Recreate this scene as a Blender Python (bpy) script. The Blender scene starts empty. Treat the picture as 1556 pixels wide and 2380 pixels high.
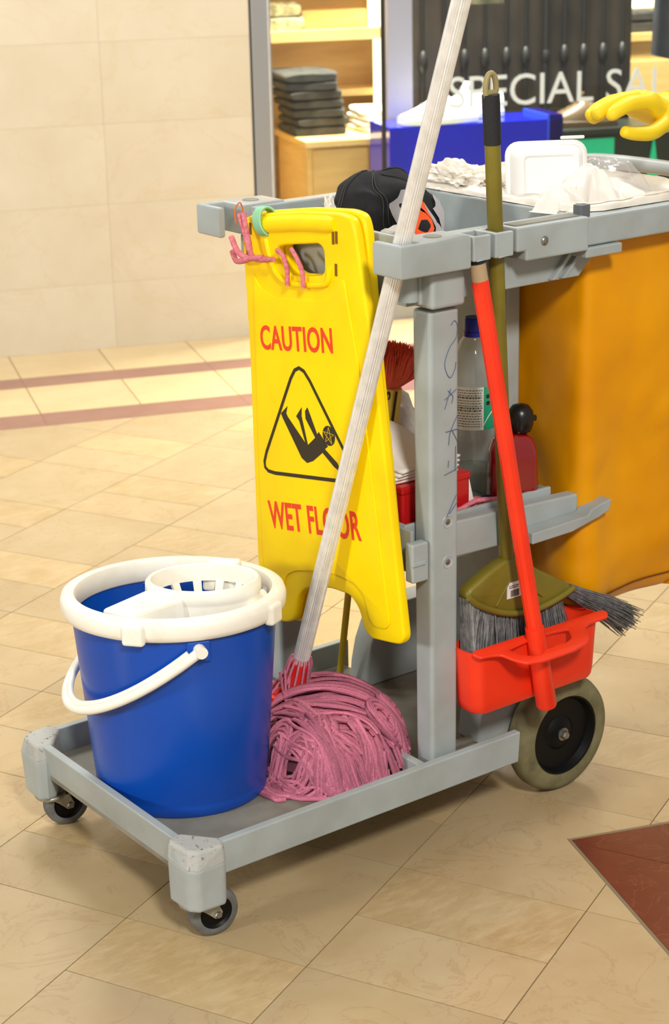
import bpy, bmesh, math, random
import numpy as np
from mathutils import Vector, Matrix, noise

random.seed(7)
scene = bpy.context.scene
COL = scene.collection
PI = math.pi

# ------------------------------------------------------------------ camera
cam_d = bpy.data.cameras.new('camera')
cam = bpy.data.objects.new('camera', cam_d)
COL.objects.link(cam)
AX = Vector((0.79960211, -0.20659011, 0.56387675))
AY = Vector((-0.60017345, -0.24255163, 0.76220767))
AZ = Vector((-0.02069534, -0.94788672, -0.3179347))
right = Vector((AX.x, AY.x, AZ.x))
down = Vector((AX.y, AY.y, AZ.y))
fwd = Vector((AX.z, AY.z, AZ.z))
M = Matrix.Identity(4)
for i in range(3):
    M[i][0] = right[i]
    M[i][1] = -down[i]
    M[i][2] = -fwd[i]
M.translation = Vector((-1.2, -1.98, 1.43))
cam.matrix_world = M
cam_d.sensor_fit = 'VERTICAL'
cam_d.sensor_height = 36.0
cam_d.lens = 4298.88 / 2380 * 36.0
cam_d.clip_start = 0.05
cam_d.dof.use_dof = True
cam_d.dof.focus_distance = 2.74
cam_d.dof.aperture_fstop = 8.0
scene.camera = cam

# ------------------------------------------------------------------ world, lights, exposure
world = bpy.data.worlds.new('mall_ambient')
scene.world = world
world.use_nodes = True
bg = world.node_tree.nodes['Background']
bg.inputs[0].default_value = (1.0, 0.97, 0.92, 1)
bg.inputs[1].default_value = 0.42


def area(name, loc, target, size, power, color=(1, 0.97, 0.91), spread=180):
    d = bpy.data.lights.new(name, 'AREA')
    d.shape = 'DISK'
    d.size = size
    d.energy = power
    d.color = color
    d.spread = math.radians(spread)
    o = bpy.data.objects.new(name, d)
    COL.objects.link(o)
    o.location = loc
    dirv = Vector(target) - Vector(loc)
    o.rotation_euler = dirv.to_track_quat('-Z', 'Y').to_euler()
    return o


area('light_key_left', (-6.2, 0.5, 2.5), (0.35, 0.3, 0.6), 0.9, 180)
area('ceiling_light_front', (-1.1, -3.2, 3.3), (0.9, 0.0, 0.3), 0.6, 148)
area('ceiling_light_back', (1.2, 2.3, 3.3), (1.0, 2.1, 0.0), 0.8, 60)
area('ceiling_light_right', (2.5, 0.5, 3.3), (1.3, 0.2, 0.0), 0.6, 44)
area('ceiling_light_side', (-1.0, 2.9, 3.2), (0.1, 2.6, 0.0), 0.8, 24)

scene.view_settings.view_transform = 'Standard'
scene.view_settings.look = 'None'
scene.view_settings.exposure = 0.0
scene.view_settings.gamma = 1.0
scene.view_settings.use_curve_mapping = False


# ------------------------------------------------------------------ helpers
def lin(c):
    out = []
    for v in c[:3]:
        v /= 255.0
        out.append(v / 12.92 if v <= 0.04045 else ((v + 0.055) / 1.055) ** 2.4)
    return (out[0], out[1], out[2], 1.0)


def mat(name, col, rough=0.5, metal=0.0, col2=None, nscale=8.0, ndetail=5.0, lo=0.35, hi=0.7,
        bump=0.0, bscale=80.0, spec=0.5, coat=0.0, trans=0.0, ior=1.45, sss=0.0, alpha=1.0, emit=None, estr=0.0, stretch=None):
    m = bpy.data.materials.new(name)
    m.use_nodes = True
    nt = m.node_tree
    b = nt.nodes['Principled BSDF']
    b.inputs['Base Color'].default_value = lin(col)
    b.inputs['Roughness'].default_value = rough
    b.inputs['Metallic'].default_value = metal
    b.inputs['Specular IOR Level'].default_value = spec
    b.inputs['Coat Weight'].default_value = coat
    b.inputs['Transmission Weight'].default_value = trans
    b.inputs['IOR'].default_value = ior
    b.inputs['Alpha'].default_value = alpha
    if sss:
        b.inputs['Subsurface Weight'].default_value = sss
        b.inputs['Subsurface Radius'].default_value = (0.02, 0.02, 0.02)
    if emit:
        b.inputs['Emission Color'].default_value = lin(emit)
        b.inputs['Emission Strength'].default_value = estr
    tc = nt.nodes.new('ShaderNodeTexCoord')
    src = tc.outputs['Object']
    if stretch:
        mp = nt.nodes.new('ShaderNodeMapping')
        mp.inputs['Scale'].default_value = stretch
        nt.links.new(src, mp.inputs['Vector'])
        src = mp.outputs['Vector']
    if col2:
        n = nt.nodes.new('ShaderNodeTexNoise')
        n.inputs['Scale'].default_value = nscale
        n.inputs['Detail'].default_value = ndetail
        nt.links.new(src, n.inputs['Vector'])
        mr = nt.nodes.new('ShaderNodeMapRange')
        mr.inputs['From Min'].default_value = lo
        mr.inputs['From Max'].default_value = hi
        nt.links.new(n.outputs['Fac'], mr.inputs['Value'])
        mx = nt.nodes.new('ShaderNodeMix')
        mx.data_type = 'RGBA'
        mx.inputs['A'].default_value = lin(col)
        mx.inputs['B'].default_value = lin(col2)
        nt.links.new(mr.outputs['Result'], mx.inputs['Factor'])
        nt.links.new(mx.outputs['Result'], b.inputs['Base Color'])
    if bump:
        n2 = nt.nodes.new('ShaderNodeTexNoise')
        n2.inputs['Scale'].default_value = bscale
        n2.inputs['Detail'].default_value = 4
        nt.links.new(src, n2.inputs['Vector'])
        bp = nt.nodes.new('ShaderNodeBump')
        bp.inputs['Strength'].default_value = bump
        bp.inputs['Distance'].default_value = 0.002
        nt.links.new(n2.outputs['Fac'], bp.inputs['Height'])
        nt.links.new(bp.outputs['Normal'], b.inputs['Normal'])
    return m


def thin_glass(name, tint=(255, 255, 255), rough=0.02, ior=1.45, haze=0.0, hazecol=(255, 255, 255)):
    m = bpy.data.materials.new(name)
    m.use_nodes = True
    nt = m.node_tree
    for n in list(nt.nodes):
        nt.nodes.remove(n)
    out = nt.nodes.new('ShaderNodeOutputMaterial')
    tr = nt.nodes.new('ShaderNodeBsdfTransparent')
    tr.inputs['Color'].default_value = lin(tint)
    gl = nt.nodes.new('ShaderNodeBsdfGlossy')
    gl.inputs['Roughness'].default_value = rough
    fr = nt.nodes.new('ShaderNodeLayerWeight')       # same reflectance from both sides of a thin sheet
    fr.inputs['Blend'].default_value = 0.5
    pw = nt.nodes.new('ShaderNodeMath')
    pw.operation = 'POWER'
    pw.inputs[1].default_value = 4.0
    nt.links.new(fr.outputs['Facing'], pw.inputs[0])
    ma = nt.nodes.new('ShaderNodeMath')
    ma.operation = 'MULTIPLY_ADD'
    ma.inputs[1].default_value = 0.75
    ma.inputs[2].default_value = ((ior - 1) / (ior + 1)) ** 2
    nt.links.new(pw.outputs[0], ma.inputs[0])
    mx = nt.nodes.new('ShaderNodeMixShader')
    nt.links.new(ma.outputs[0], mx.inputs['Fac'])
    nt.links.new(tr.outputs['BSDF'], mx.inputs[1])
    nt.links.new(gl.outputs['BSDF'], mx.inputs[2])
    last = mx
    if haze:
        df = nt.nodes.new('ShaderNodeBsdfDiffuse')
        df.inputs['Color'].default_value = lin(hazecol)
        m2 = nt.nodes.new('ShaderNodeMixShader')
        m2.inputs['Fac'].default_value = haze
        nt.links.new(mx.outputs['Shader'], m2.inputs[1])
        nt.links.new(df.outputs['BSDF'], m2.inputs[2])
        last = m2
    nt.links.new(last.outputs['Shader'], out.inputs['Surface'])
    return m


def root_of(o):
    while o.parent:
        o = o.parent
    return o


def tag(o, label=None, cat=None, group=None, kind=None):
    if label:
        o['label'] = label
    if cat:
        o['category'] = cat
    if group:
        o['group'] = group
    if kind:
        o['kind'] = kind
    return o


def empty(name, loc, label=None, cat=None, group=None, kind=None):
    o = bpy.data.objects.new(name, None)
    o.empty_display_size = 0.05
    COL.objects.link(o)
    o.location = loc
    return tag(o, label, cat, group, kind)


def rot_to(d):
    return Vector(d).normalized().to_track_quat('Z', 'Y').to_matrix().to_4x4()


class MB:
    def __init__(self):
        self.v = []
        self.f = []

    def add(self, vs, fs, T=None):
        n = len(self.v)
        for p in vs:
            q = Vector(p)
            if T is not None:
                q = T @ q
            self.v.append((q.x, q.y, q.z))
        for fc in fs:
            self.f.append(tuple(i + n for i in fc))
        return self

    def box(self, x0, x1, y0, y1, z0, z1, T=None):
        vs = [(x0, y0, z0), (x1, y0, z0), (x1, y1, z0), (x0, y1, z0), (x0, y0, z1), (x1, y0, z1), (x1, y1, z1), (x0, y1, z1)]
        fs = [(0, 3, 2, 1), (4, 5, 6, 7), (0, 1, 5, 4), (1, 2, 6, 5), (2, 3, 7, 6), (3, 0, 4, 7)]
        return self.add(vs, fs, T)

    def hexa(self, b, t, T=None):
        vs = list(b) + list(t)
        fs = [(0, 3, 2, 1), (4, 5, 6, 7), (0, 1, 5, 4), (1, 2, 6, 5), (2, 3, 7, 6), (3, 0, 4, 7)]
        return self.add(vs, fs, T)

    def prism(self, poly, a0, a1, axis='y', T=None):
        def mk(p, a):
            if axis == 'y':
                return (p[0], a, p[1])
            if axis == 'x':
                return (a, p[0], p[1])
            return (p[0], p[1], a)
        n = len(poly)
        vs = [mk(p, a0) for p in poly] + [mk(p, a1) for p in poly]
        fs = [tuple(range(n)), tuple(range(2 * n - 1, n - 1, -1))]
        for i in range(n):
            j = (i + 1) % n
            fs.append((j, i, n + i, n + j))
        return self.add(vs, fs, T)

    def tube(self, pts, r, n=8, closed=False, cap=True, T=None, flat=1.0):
        P = np.array(pts, float)
        m = len(P)
        rr = np.full(m, r) if np.isscalar(r) else np.array(r, float)
        if closed:
            tan = np.roll(P, -1, 0) - np.roll(P, 1, 0)
        else:
            tan = np.gradient(P, axis=0)
        tan /= (np.linalg.norm(tan, axis=1)[:, None] + 1e-12)
        up = np.array([0, 0, 1.0]) if abs(tan[0][2]) < 0.9 else np.array([1.0, 0, 0])
        nv = np.cross(tan[0], up)
        nv /= np.linalg.norm(nv)
        base = len(self.v)
        for i in range(m):
            nv = nv - tan[i] * (nv @ tan[i])
            nv /= (np.linalg.norm(nv) + 1e-12)
            bv = np.cross(tan[i], nv)
            for k in range(n):
                a = 2 * PI * k / n
                p = P[i] + rr[i] * (math.cos(a) * nv + math.sin(a) * flat * bv)
                q = Vector(p)
                if T is not None:
                    q = T @ q
                self.v.append((q.x, q.y, q.z))
        mm = m if closed else m - 1
        for i in range(mm):
            j = (i + 1) % m
            for k in range(n):
                k2 = (k + 1) % n
                self.f.append((base + i * n + k, base + i * n + k2, base + j * n + k2, base + j * n + k))
        if cap and not closed:
            self.f.append(tuple(base + k for k in range(n - 1, -1, -1)))
            self.f.append(tuple(base + (m - 1) * n + k for k in range(n)))
        return self

    def lathe(self, prof, n=32, T=None, arc=None, sx=1.0, sy=1.0):
        base = []
        vs = []
        fs = []
        a0, a1 = (0, 2 * PI) if arc is None else arc
        full = arc is None
        cnt = n if full else n + 1
        for (r, z) in prof:
            for k in range(cnt):
                a = a0 + (a1 - a0) * k / n
                vs.append((r * math.cos(a) * sx, r * math.sin(a) * sy, z))
        for i in range(len(prof) - 1):
            for k in range(n):
                k2 = (k + 1) % cnt
                fs.append((i * cnt + k, i * cnt + k2, (i + 1) * cnt + k2, (i + 1) * cnt + k))
        return self.add(vs, fs, T)

    def grid(self, fn, nu, nv, cu=False, cv=False, T=None):
        vs = []
        fs = []
        U = nu if cu else nu + 1
        V = nv if cv else nv + 1
        for i in range(U):
            for j in range(V):
                vs.append(fn(i / nu, j / nv))
        for i in range(nu):
            for j in range(nv):
                i2 = (i + 1) % U
                j2 = (j + 1) % V
                fs.append((i * V + j, i2 * V + j, i2 * V + j2, i * V + j2))
        return self.add(vs, fs, T)

    def move(self, d):
        self.v = [(a + d[0], b + d[1], c + d[2]) for a, b, c in self.v]
        return self

    def mesh(self, me, T=None):
        self.add([v.co for v in me.vertices], [tuple(p.vertices) for p in me.polygons], T)
        bpy.data.meshes.remove(me)
        return self

    def plate(self, polys, th, bev=0.0, T=None, z0=0.0):
        """filled flat shape with holes; local z from z0 to z0+th"""
        cu = bpy.data.curves.new('tmp', 'CURVE')
        cu.dimensions = '2D'
        cu.fill_mode = 'BOTH'
        cu.extrude = max(th / 2 - bev, 1e-5)
        cu.bevel_depth = bev
        cu.bevel_resolution = 2
        cu.offset = -bev
        for p in polys:
            s = cu.splines.new('POLY')
            s.points.add(len(p) - 1)
            for i, q in enumerate(p):
                s.points[i].co = (q[0], q[1], 0, 1)
            s.use_cyclic_u = True
        ob = bpy.data.objects.new('tmp', cu)
        me = bpy.data.meshes.new_from_object(ob)
        bpy.data.objects.remove(ob)
        bpy.data.curves.remove(cu)
        T2 = Matrix.Translation((0, 0, z0 + th / 2))
        if T is not None:
            T2 = T @ T2
        return self.mesh(me, T2)

    def text(self, body, p0, p1, p2, th, bold=0.0, spacing=1.0, offs=0.0):
        """text fitted so its bounding box lower-left is p0, lower-right p1, upper-left p2 (3D points)"""
        cu = bpy.data.curves.new('tmp', 'FONT')
        cu.body = body
        cu.offset = bold
        cu.space_character = spacing
        cu.resolution_u = 4
        ob = bpy.data.objects.new('tmp', cu)
        me = bpy.data.meshes.new_from_object(ob)
        bpy.data.objects.remove(ob)
        bpy.data.curves.remove(cu)
        co = np.array([v.co[:] for v in me.vertices])
        mn = co.min(0)
        mx = co.max(0)
        p0, p1, p2 = Vector(p0), Vector(p1), Vector(p2)
        ex = p1 - p0
        ey = p2 - p0
        nz = ex.cross(ey).normalized()
        bm = bmesh.new()
        bm.from_mesh(me)
        bpy.data.meshes.remove(me)
        ret = bmesh.ops.extrude_face_region(bm, geom=bm.faces[:])
        top = {g for g in ret['geom'] if isinstance(g, bmesh.types.BMVert)}
        vs = []
        bm.verts.index_update()
        for v in bm.verts:
            a = (v.co.x - mn[0]) / (mx[0] - mn[0])
            b = (v.co.y - mn[1]) / (mx[1] - mn[1])
            vs.append(p0 + ex * a + ey * b + nz * (offs + (th if v in top else 0)))
        fs = [tuple(v.index for v in f.verts) for f in bm.faces]
        bm.free()
        return self.add(vs, fs)

    def build(self, name, material, parent=None, smooth=35, bevel=0.0, segs=2, origin=None, fixn=True, subsurf=0):
        V = np.array(self.v)
        if parent is not None:
            o0 = np.array(root_of(parent).location)
        elif origin is not None:
            o0 = np.array(origin, float)
        else:
            mn, mx = V.min(0), V.max(0)
            o0 = np.array([(mn[0] + mx[0]) / 2, (mn[1] + mx[1]) / 2, mn[2]])
        me = bpy.data.meshes.new(name)
        me.from_pydata((V - o0).tolist(), [], self.f)
        bm = bmesh.new()
        bm.from_mesh(me)
        bmesh.ops.remove_doubles(bm, verts=bm.verts, dist=1e-6)
        if fixn:
            bmesh.ops.recalc_face_normals(bm, faces=bm.faces)
        bm.to_mesh(me)
        bm.free()
        if smooth:
            me.polygons.foreach_set('use_smooth', [True] * len(me.polygons))
            me.set_sharp_from_angle(angle=math.radians(smooth))
        o = bpy.data.objects.new(name, me)
        COL.objects.link(o)
        if material:
            me.materials.append(material)
        if parent is not None:
            o.parent = parent
        else:
            o.location = o0
        if bevel:
            md = o.modifiers.new('bevel', 'BEVEL')
            md.width = bevel
            md.segments = segs
            md.limit_method = 'ANGLE'
            md.angle_limit = math.radians(40)
        if subsurf:
            md = o.modifiers.new('sub', 'SUBSURF')
            md.levels = subsurf
            md.render_levels = subsurf
        return o


def chaikin(p, k=2, closed=True):
    p = [Vector(q) for q in p]
    for _ in range(k):
        out = []
        n = len(p)
        for i in range(n if closed else n - 1):
            a, b = p[i], p[(i + 1) % n]
            out.append(a * 0.75 + b * 0.25)
            out.append(a * 0.25 + b * 0.75)
        if not closed:
            out = [p[0]] + out + [p[-1]]
        p = out
    return p


def crspline(pts, n=8, closed=False):
    P = [Vector(p) for p in pts]
    if closed:
        Q = [P[-1]] + P + [P[0], P[1]]
    else:
        Q = [P[0] * 2 - P[1]] + P + [P[-1] * 2 - P[-2]]
    out = []
    for i in range(1, len(Q) - 2):
        a, b, c, d = Q[i - 1], Q[i], Q[i + 1], Q[i + 2]
        for k in range(n):
            t = k / n
            out.append(0.5 * ((2 * b) + (c - a) * t + (2 * a - 5 * b + 4 * c - d) * t * t + (3 * b - a - 3 * c + d) * t ** 3))
    if not closed:
        out.append(P[-1])
    return out


def rrect(x0, x1, y0, y1, r, n=4):
    out = []
    for cx, cy, a in ((x1 - r, y1 - r, 0), (x0 + r, y1 - r, 90), (x0 + r, y0 + r, 180), (x1 - r, y0 + r, 270)):
        for k in range(n + 1):
            t = math.radians(a + 90 * k / n)
            out.append((cx + r * math.cos(t), cy + r * math.sin(t)))
    return out


# ------------------------------------------------------------------ materials
M_GREY = mat('grey_plastic', (166, 174, 174), 0.42, col2=(154, 160, 158), nscale=14, bump=0.08, bscale=500)
M_GREYD = mat('grey_plastic_dusty', (140, 137, 125), 0.62, col2=(108, 102, 90), nscale=11, bump=0.15, bscale=200)
M_SCUFF = mat('scuffed_plastic', (172, 173, 168), 0.6, col2=(96, 94, 90), nscale=110, lo=0.6, hi=0.7, bump=0.5, bscale=160)
M_DARKGAP = mat('dark_rubber', (38, 38, 38), 0.6)
M_BOLT = mat('bolt_metal', (150, 148, 140), 0.35, metal=0.9)
M_RUBGREY = mat('grey_rubber', (112, 114, 112), 0.7, col2=(84, 84, 80), nscale=40, bump=0.2)
M_RUBOLIVE = mat('olive_tyre_rubber', (124, 118, 84), 0.72, col2=(94, 88, 60), nscale=30, bump=0.3, bscale=150)
M_HUB = mat('black_hub_plastic', (7, 7, 8), 0.45, spec=0.25)
M_FORK = mat('caster_steel', (176, 172, 158), 0.4, metal=0.5, col2=(140, 134, 120), nscale=50)
M_BLUE = mat('blue_bucket_plastic', (10, 76, 180), 0.3, col2=(8, 68, 166), nscale=6, bump=0.03, bscale=300)
M_WHITEP = mat('white_plastic', (244, 240, 228), 0.42, col2=(226, 220, 202), nscale=18, lo=0.5, hi=0.85)
M_YEL = mat('yellow_sign_plastic', (255, 220, 0), 0.4, spec=0.3, col2=(242, 194, 0), nscale=7, lo=0.45, hi=0.85, bump=0.05, bscale=400)
M_RED_INK = mat('red_print', (232, 66, 34), 0.5)
M_BLACK_INK = mat('black_print', (48, 40, 26), 0.5)
M_SLOT = mat('sign_slot_shade', (120, 82, 6), 0.6)
M_ALU = mat('aluminium', (238, 236, 232), 0.32, metal=0.4, col2=(222, 220, 214), nscale=60)
M_REDP = mat('red_plastic', (244, 58, 26), 0.38, col2=(230, 46, 20), nscale=9)
M_REDP2 = mat('red_mop_plastic', (220, 40, 28), 0.35)
M_OLIVE = mat('olive_plastic', (122, 110, 34), 0.4, col2=(106, 94, 26), nscale=15)
M_GRIP = mat('black_grip_foam', (30, 30, 34), 0.7, bump=0.3, bscale=400)
M_TAN = mat('tan_plastic', (150, 136, 90), 0.5)
M_BRIST = mat('grey_bristles', (138, 137, 136), 0.55, col2=(98, 96, 98), nscale=90)
M_PINKY = mat('pink_yarn', (192, 110, 132), 0.9, col2=(168, 92, 116), nscale=330, lo=0.45, hi=0.75, bump=0.4, bscale=600)
def island_tint(m, amount, sat=None):
    nt = m.node_tree
    b = nt.nodes['Principled BSDF']
    geo = nt.nodes.new('ShaderNodeNewGeometry')
    mr = nt.nodes.new('ShaderNodeMapRange')
    mr.inputs['To Min'].default_value = 1 - amount
    mr.inputs['To Max'].default_value = 1 + amount
    nt.links.new(geo.outputs['Random Per Island'], mr.inputs['Value'])
    hs = nt.nodes.new('ShaderNodeHueSaturation')
    nt.links.new(mr.outputs['Result'], hs.inputs['Value'])
    lk = b.inputs['Base Color'].links
    if lk:
        nt.links.new(lk[0].from_socket, hs.inputs['Color'])
    else:
        hs.inputs['Color'].default_value = b.inputs['Base Color'].default_value
    nt.links.new(hs.outputs['Color'], b.inputs['Base Color'])


island_tint(M_PINKY, 0.34)
island_tint(M_BRIST, 0.45)
M_PINKS = mat('pink_string', (222, 130, 140), 0.9, col2=(190, 96, 112), nscale=200, bump=0.5, bscale=500)
M_MINT = mat('mint_rubber_band', (142, 200, 160), 0.6)
M_ORSTR = mat('orange_string', (226, 110, 40), 0.8)
M_LINER = mat('white_plastic_liner', (224, 217, 204), 0.35, col2=(208, 198, 183), nscale=12, trans=0.0)
M_FOAM = mat('white_foam', (236, 233, 227), 0.5)
M_TISSUE = mat('white_tissue', (226, 220, 211), 0.75, sss=0.0)
M_CLEAR = thin_glass('clear_plastic_film', (250, 250, 250), 0.12, 1.5, haze=0.16)
M_DENIM = mat('black_denim', (24, 25, 30), 0.85, col2=(12, 12, 16), nscale=60, bump=0.6, bscale=900)
M_STITCH = mat('grey_stitching', (60, 60, 56), 0.8)
M_ORANGE_E = mat('orange_embroidery', (238, 84, 24), 0.7, bump=0.4, bscale=700)
M_GREY_E = mat('grey_embroidery', (176, 170, 172), 0.7, bump=0.4, bscale=700)
M_RAG = mat('white_rag', (232, 226, 218), 0.95, col2=(208, 200, 194), nscale=50, bump=0.8, bscale=300)
M_CAPBLUE = mat('blue_cap_plastic', (22, 32, 150), 0.35)
M_PET = thin_glass('clear_bottle_plastic', (252, 253, 252), 0.04, 1.5, haze=0.07)
M_WATER = thin_glass('water', (236, 240, 236), 0.02, 1.2)
M_LABELW = mat('bottle_label_white', (232, 236, 230), 0.4)
M_LABELG = mat('bottle_label_green', (40, 158, 118), 0.4)
M_INKG = mat('grey_ink', (92, 96, 96), 0.6)
M_REDB = mat('red_gloss_bottle', (132, 6, 12), 0.15, coat=0.8)
M_BLKG = mat('black_knob_plastic', (22, 20, 19), 0.3)
M_REDBOX = mat('red_glossy_box', (190, 24, 26), 0.3, coat=0.2)
M_NAPKIN = mat('white_paper_napkin', (240, 234, 228), 0.8, bump=0.2, bscale=200)
M_FLUFF = mat('coral_red_fluff', (255, 160, 140), 0.85, col2=(255, 128, 106), nscale=50)
def leafy(m, col, amount):
    """thin fibres let part of the light through"""
    nt = m.node_tree
    b = nt.nodes['Principled BSDF']
    out = [n for n in nt.nodes if n.type == 'OUTPUT_MATERIAL'][0]
    t = nt.nodes.new('ShaderNodeBsdfTranslucent')
    t.inputs['Color'].default_value = lin(col)
    mx = nt.nodes.new('ShaderNodeMixShader')
    mx.inputs['Fac'].default_value = amount
    nt.links.new(b.outputs['BSDF'], mx.inputs[1])
    nt.links.new(t.outputs['BSDF'], mx.inputs[2])
    nt.links.new(mx.outputs['Shader'], out.inputs['Surface'])


leafy(M_FLUFF, (255, 150, 130), 0.5)
M_DLABEL = mat('yellow_duster_label', (232, 200, 84), 0.4)
M_BLUECL = mat('blue_cloth', (40, 96, 170), 0.8, bump=0.5, bscale=300)
M_GLOVE = mat('yellow_rubber_glove', (238, 204, 24), 0.5, bump=0.1, bscale=200)
M_PEN = mat('blue_grey_pen', (92, 102, 132), 0.7)
M_CHROME = mat('shopfront_aluminium', (168, 170, 172), 0.35, metal=0.6)
M_GLASS = thin_glass('shop_glass', (246, 250, 250), 0.01, 1.45)
M_LETTER = mat('pale_vinyl_lettering', (206, 216, 216), 0.5)
M_WOOD = mat('maple_wood', (232, 200, 132), 0.45, col2=(222, 184, 110), nscale=5, stretch=(1, 1, 8))
M_WOODD = mat('maple_wood_panel', (220, 182, 112), 0.5, col2=(206, 164, 92), nscale=4, stretch=(1, 1, 6))
M_JEANS = mat('black_jeans', (58, 57, 53), 0.75, col2=(36, 36, 35), nscale=30, bump=0.5, bscale=400)
M_WCLOTH = mat('white_folded_cloth', (236, 234, 226), 0.9, bump=0.4, bscale=200)
M_STRIPEC = mat('striped_folded_cloth', (196, 190, 150), 0.9, col2=(96, 92, 66), nscale=40)
M_DARKPANEL = mat('dark_brown_panel', (62, 54, 46), 0.35, col2=(46, 40, 35), nscale=6)
M_IRON = mat('black_iron', (14, 13, 13), 0.5)
M_BLUEACR = mat('blue_acrylic', (16, 28, 190), 0.12, coat=0.5)
M_DARKTBL = mat('dark_green_black_laminate', (36, 42, 38), 0.3)
M_GREENC = mat('green_card', (16, 188, 138), 0.6)
M_SNEAK = mat('white_leather', (244, 246, 240), 0.4)
M_SNEAKG = mat('grey_shoe_trim', (120, 124, 124), 0.5)
M_BROWNL = mat('brown_leather', (84, 66, 44), 0.35)
M_JACKET = mat('charcoal_cloth', (52, 54, 60), 0.85, col2=(38, 40, 46), nscale=20)
M_OLIVEC = mat('olive_cloth', (92, 88, 62), 0.85)
M_REFLECT = mat('pale_lilac_reflection', (150, 145, 156), 0.5)
M_SHOPW = mat('shop_cream_wall', (226, 208, 168), 0.7)
M_LAMPW = mat('shelf_lamp', (255, 250, 220), 0.5, emit=(255, 240, 190), estr=3.0)


def bag_material():
    m = mat('amber_yellow_vinyl', (232, 158, 0), 0.36, col2=(216, 140, 0), nscale=5, bump=1.0, bscale=9)
    b = m.node_tree.nodes['Principled BSDF']
    b.inputs['Specular IOR Level'].default_value = 0.35
    return m


M_BAG = bag_material()
M_SEAM = mat('dark_brown_stitching', (104, 52, 8), 0.8)


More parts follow.
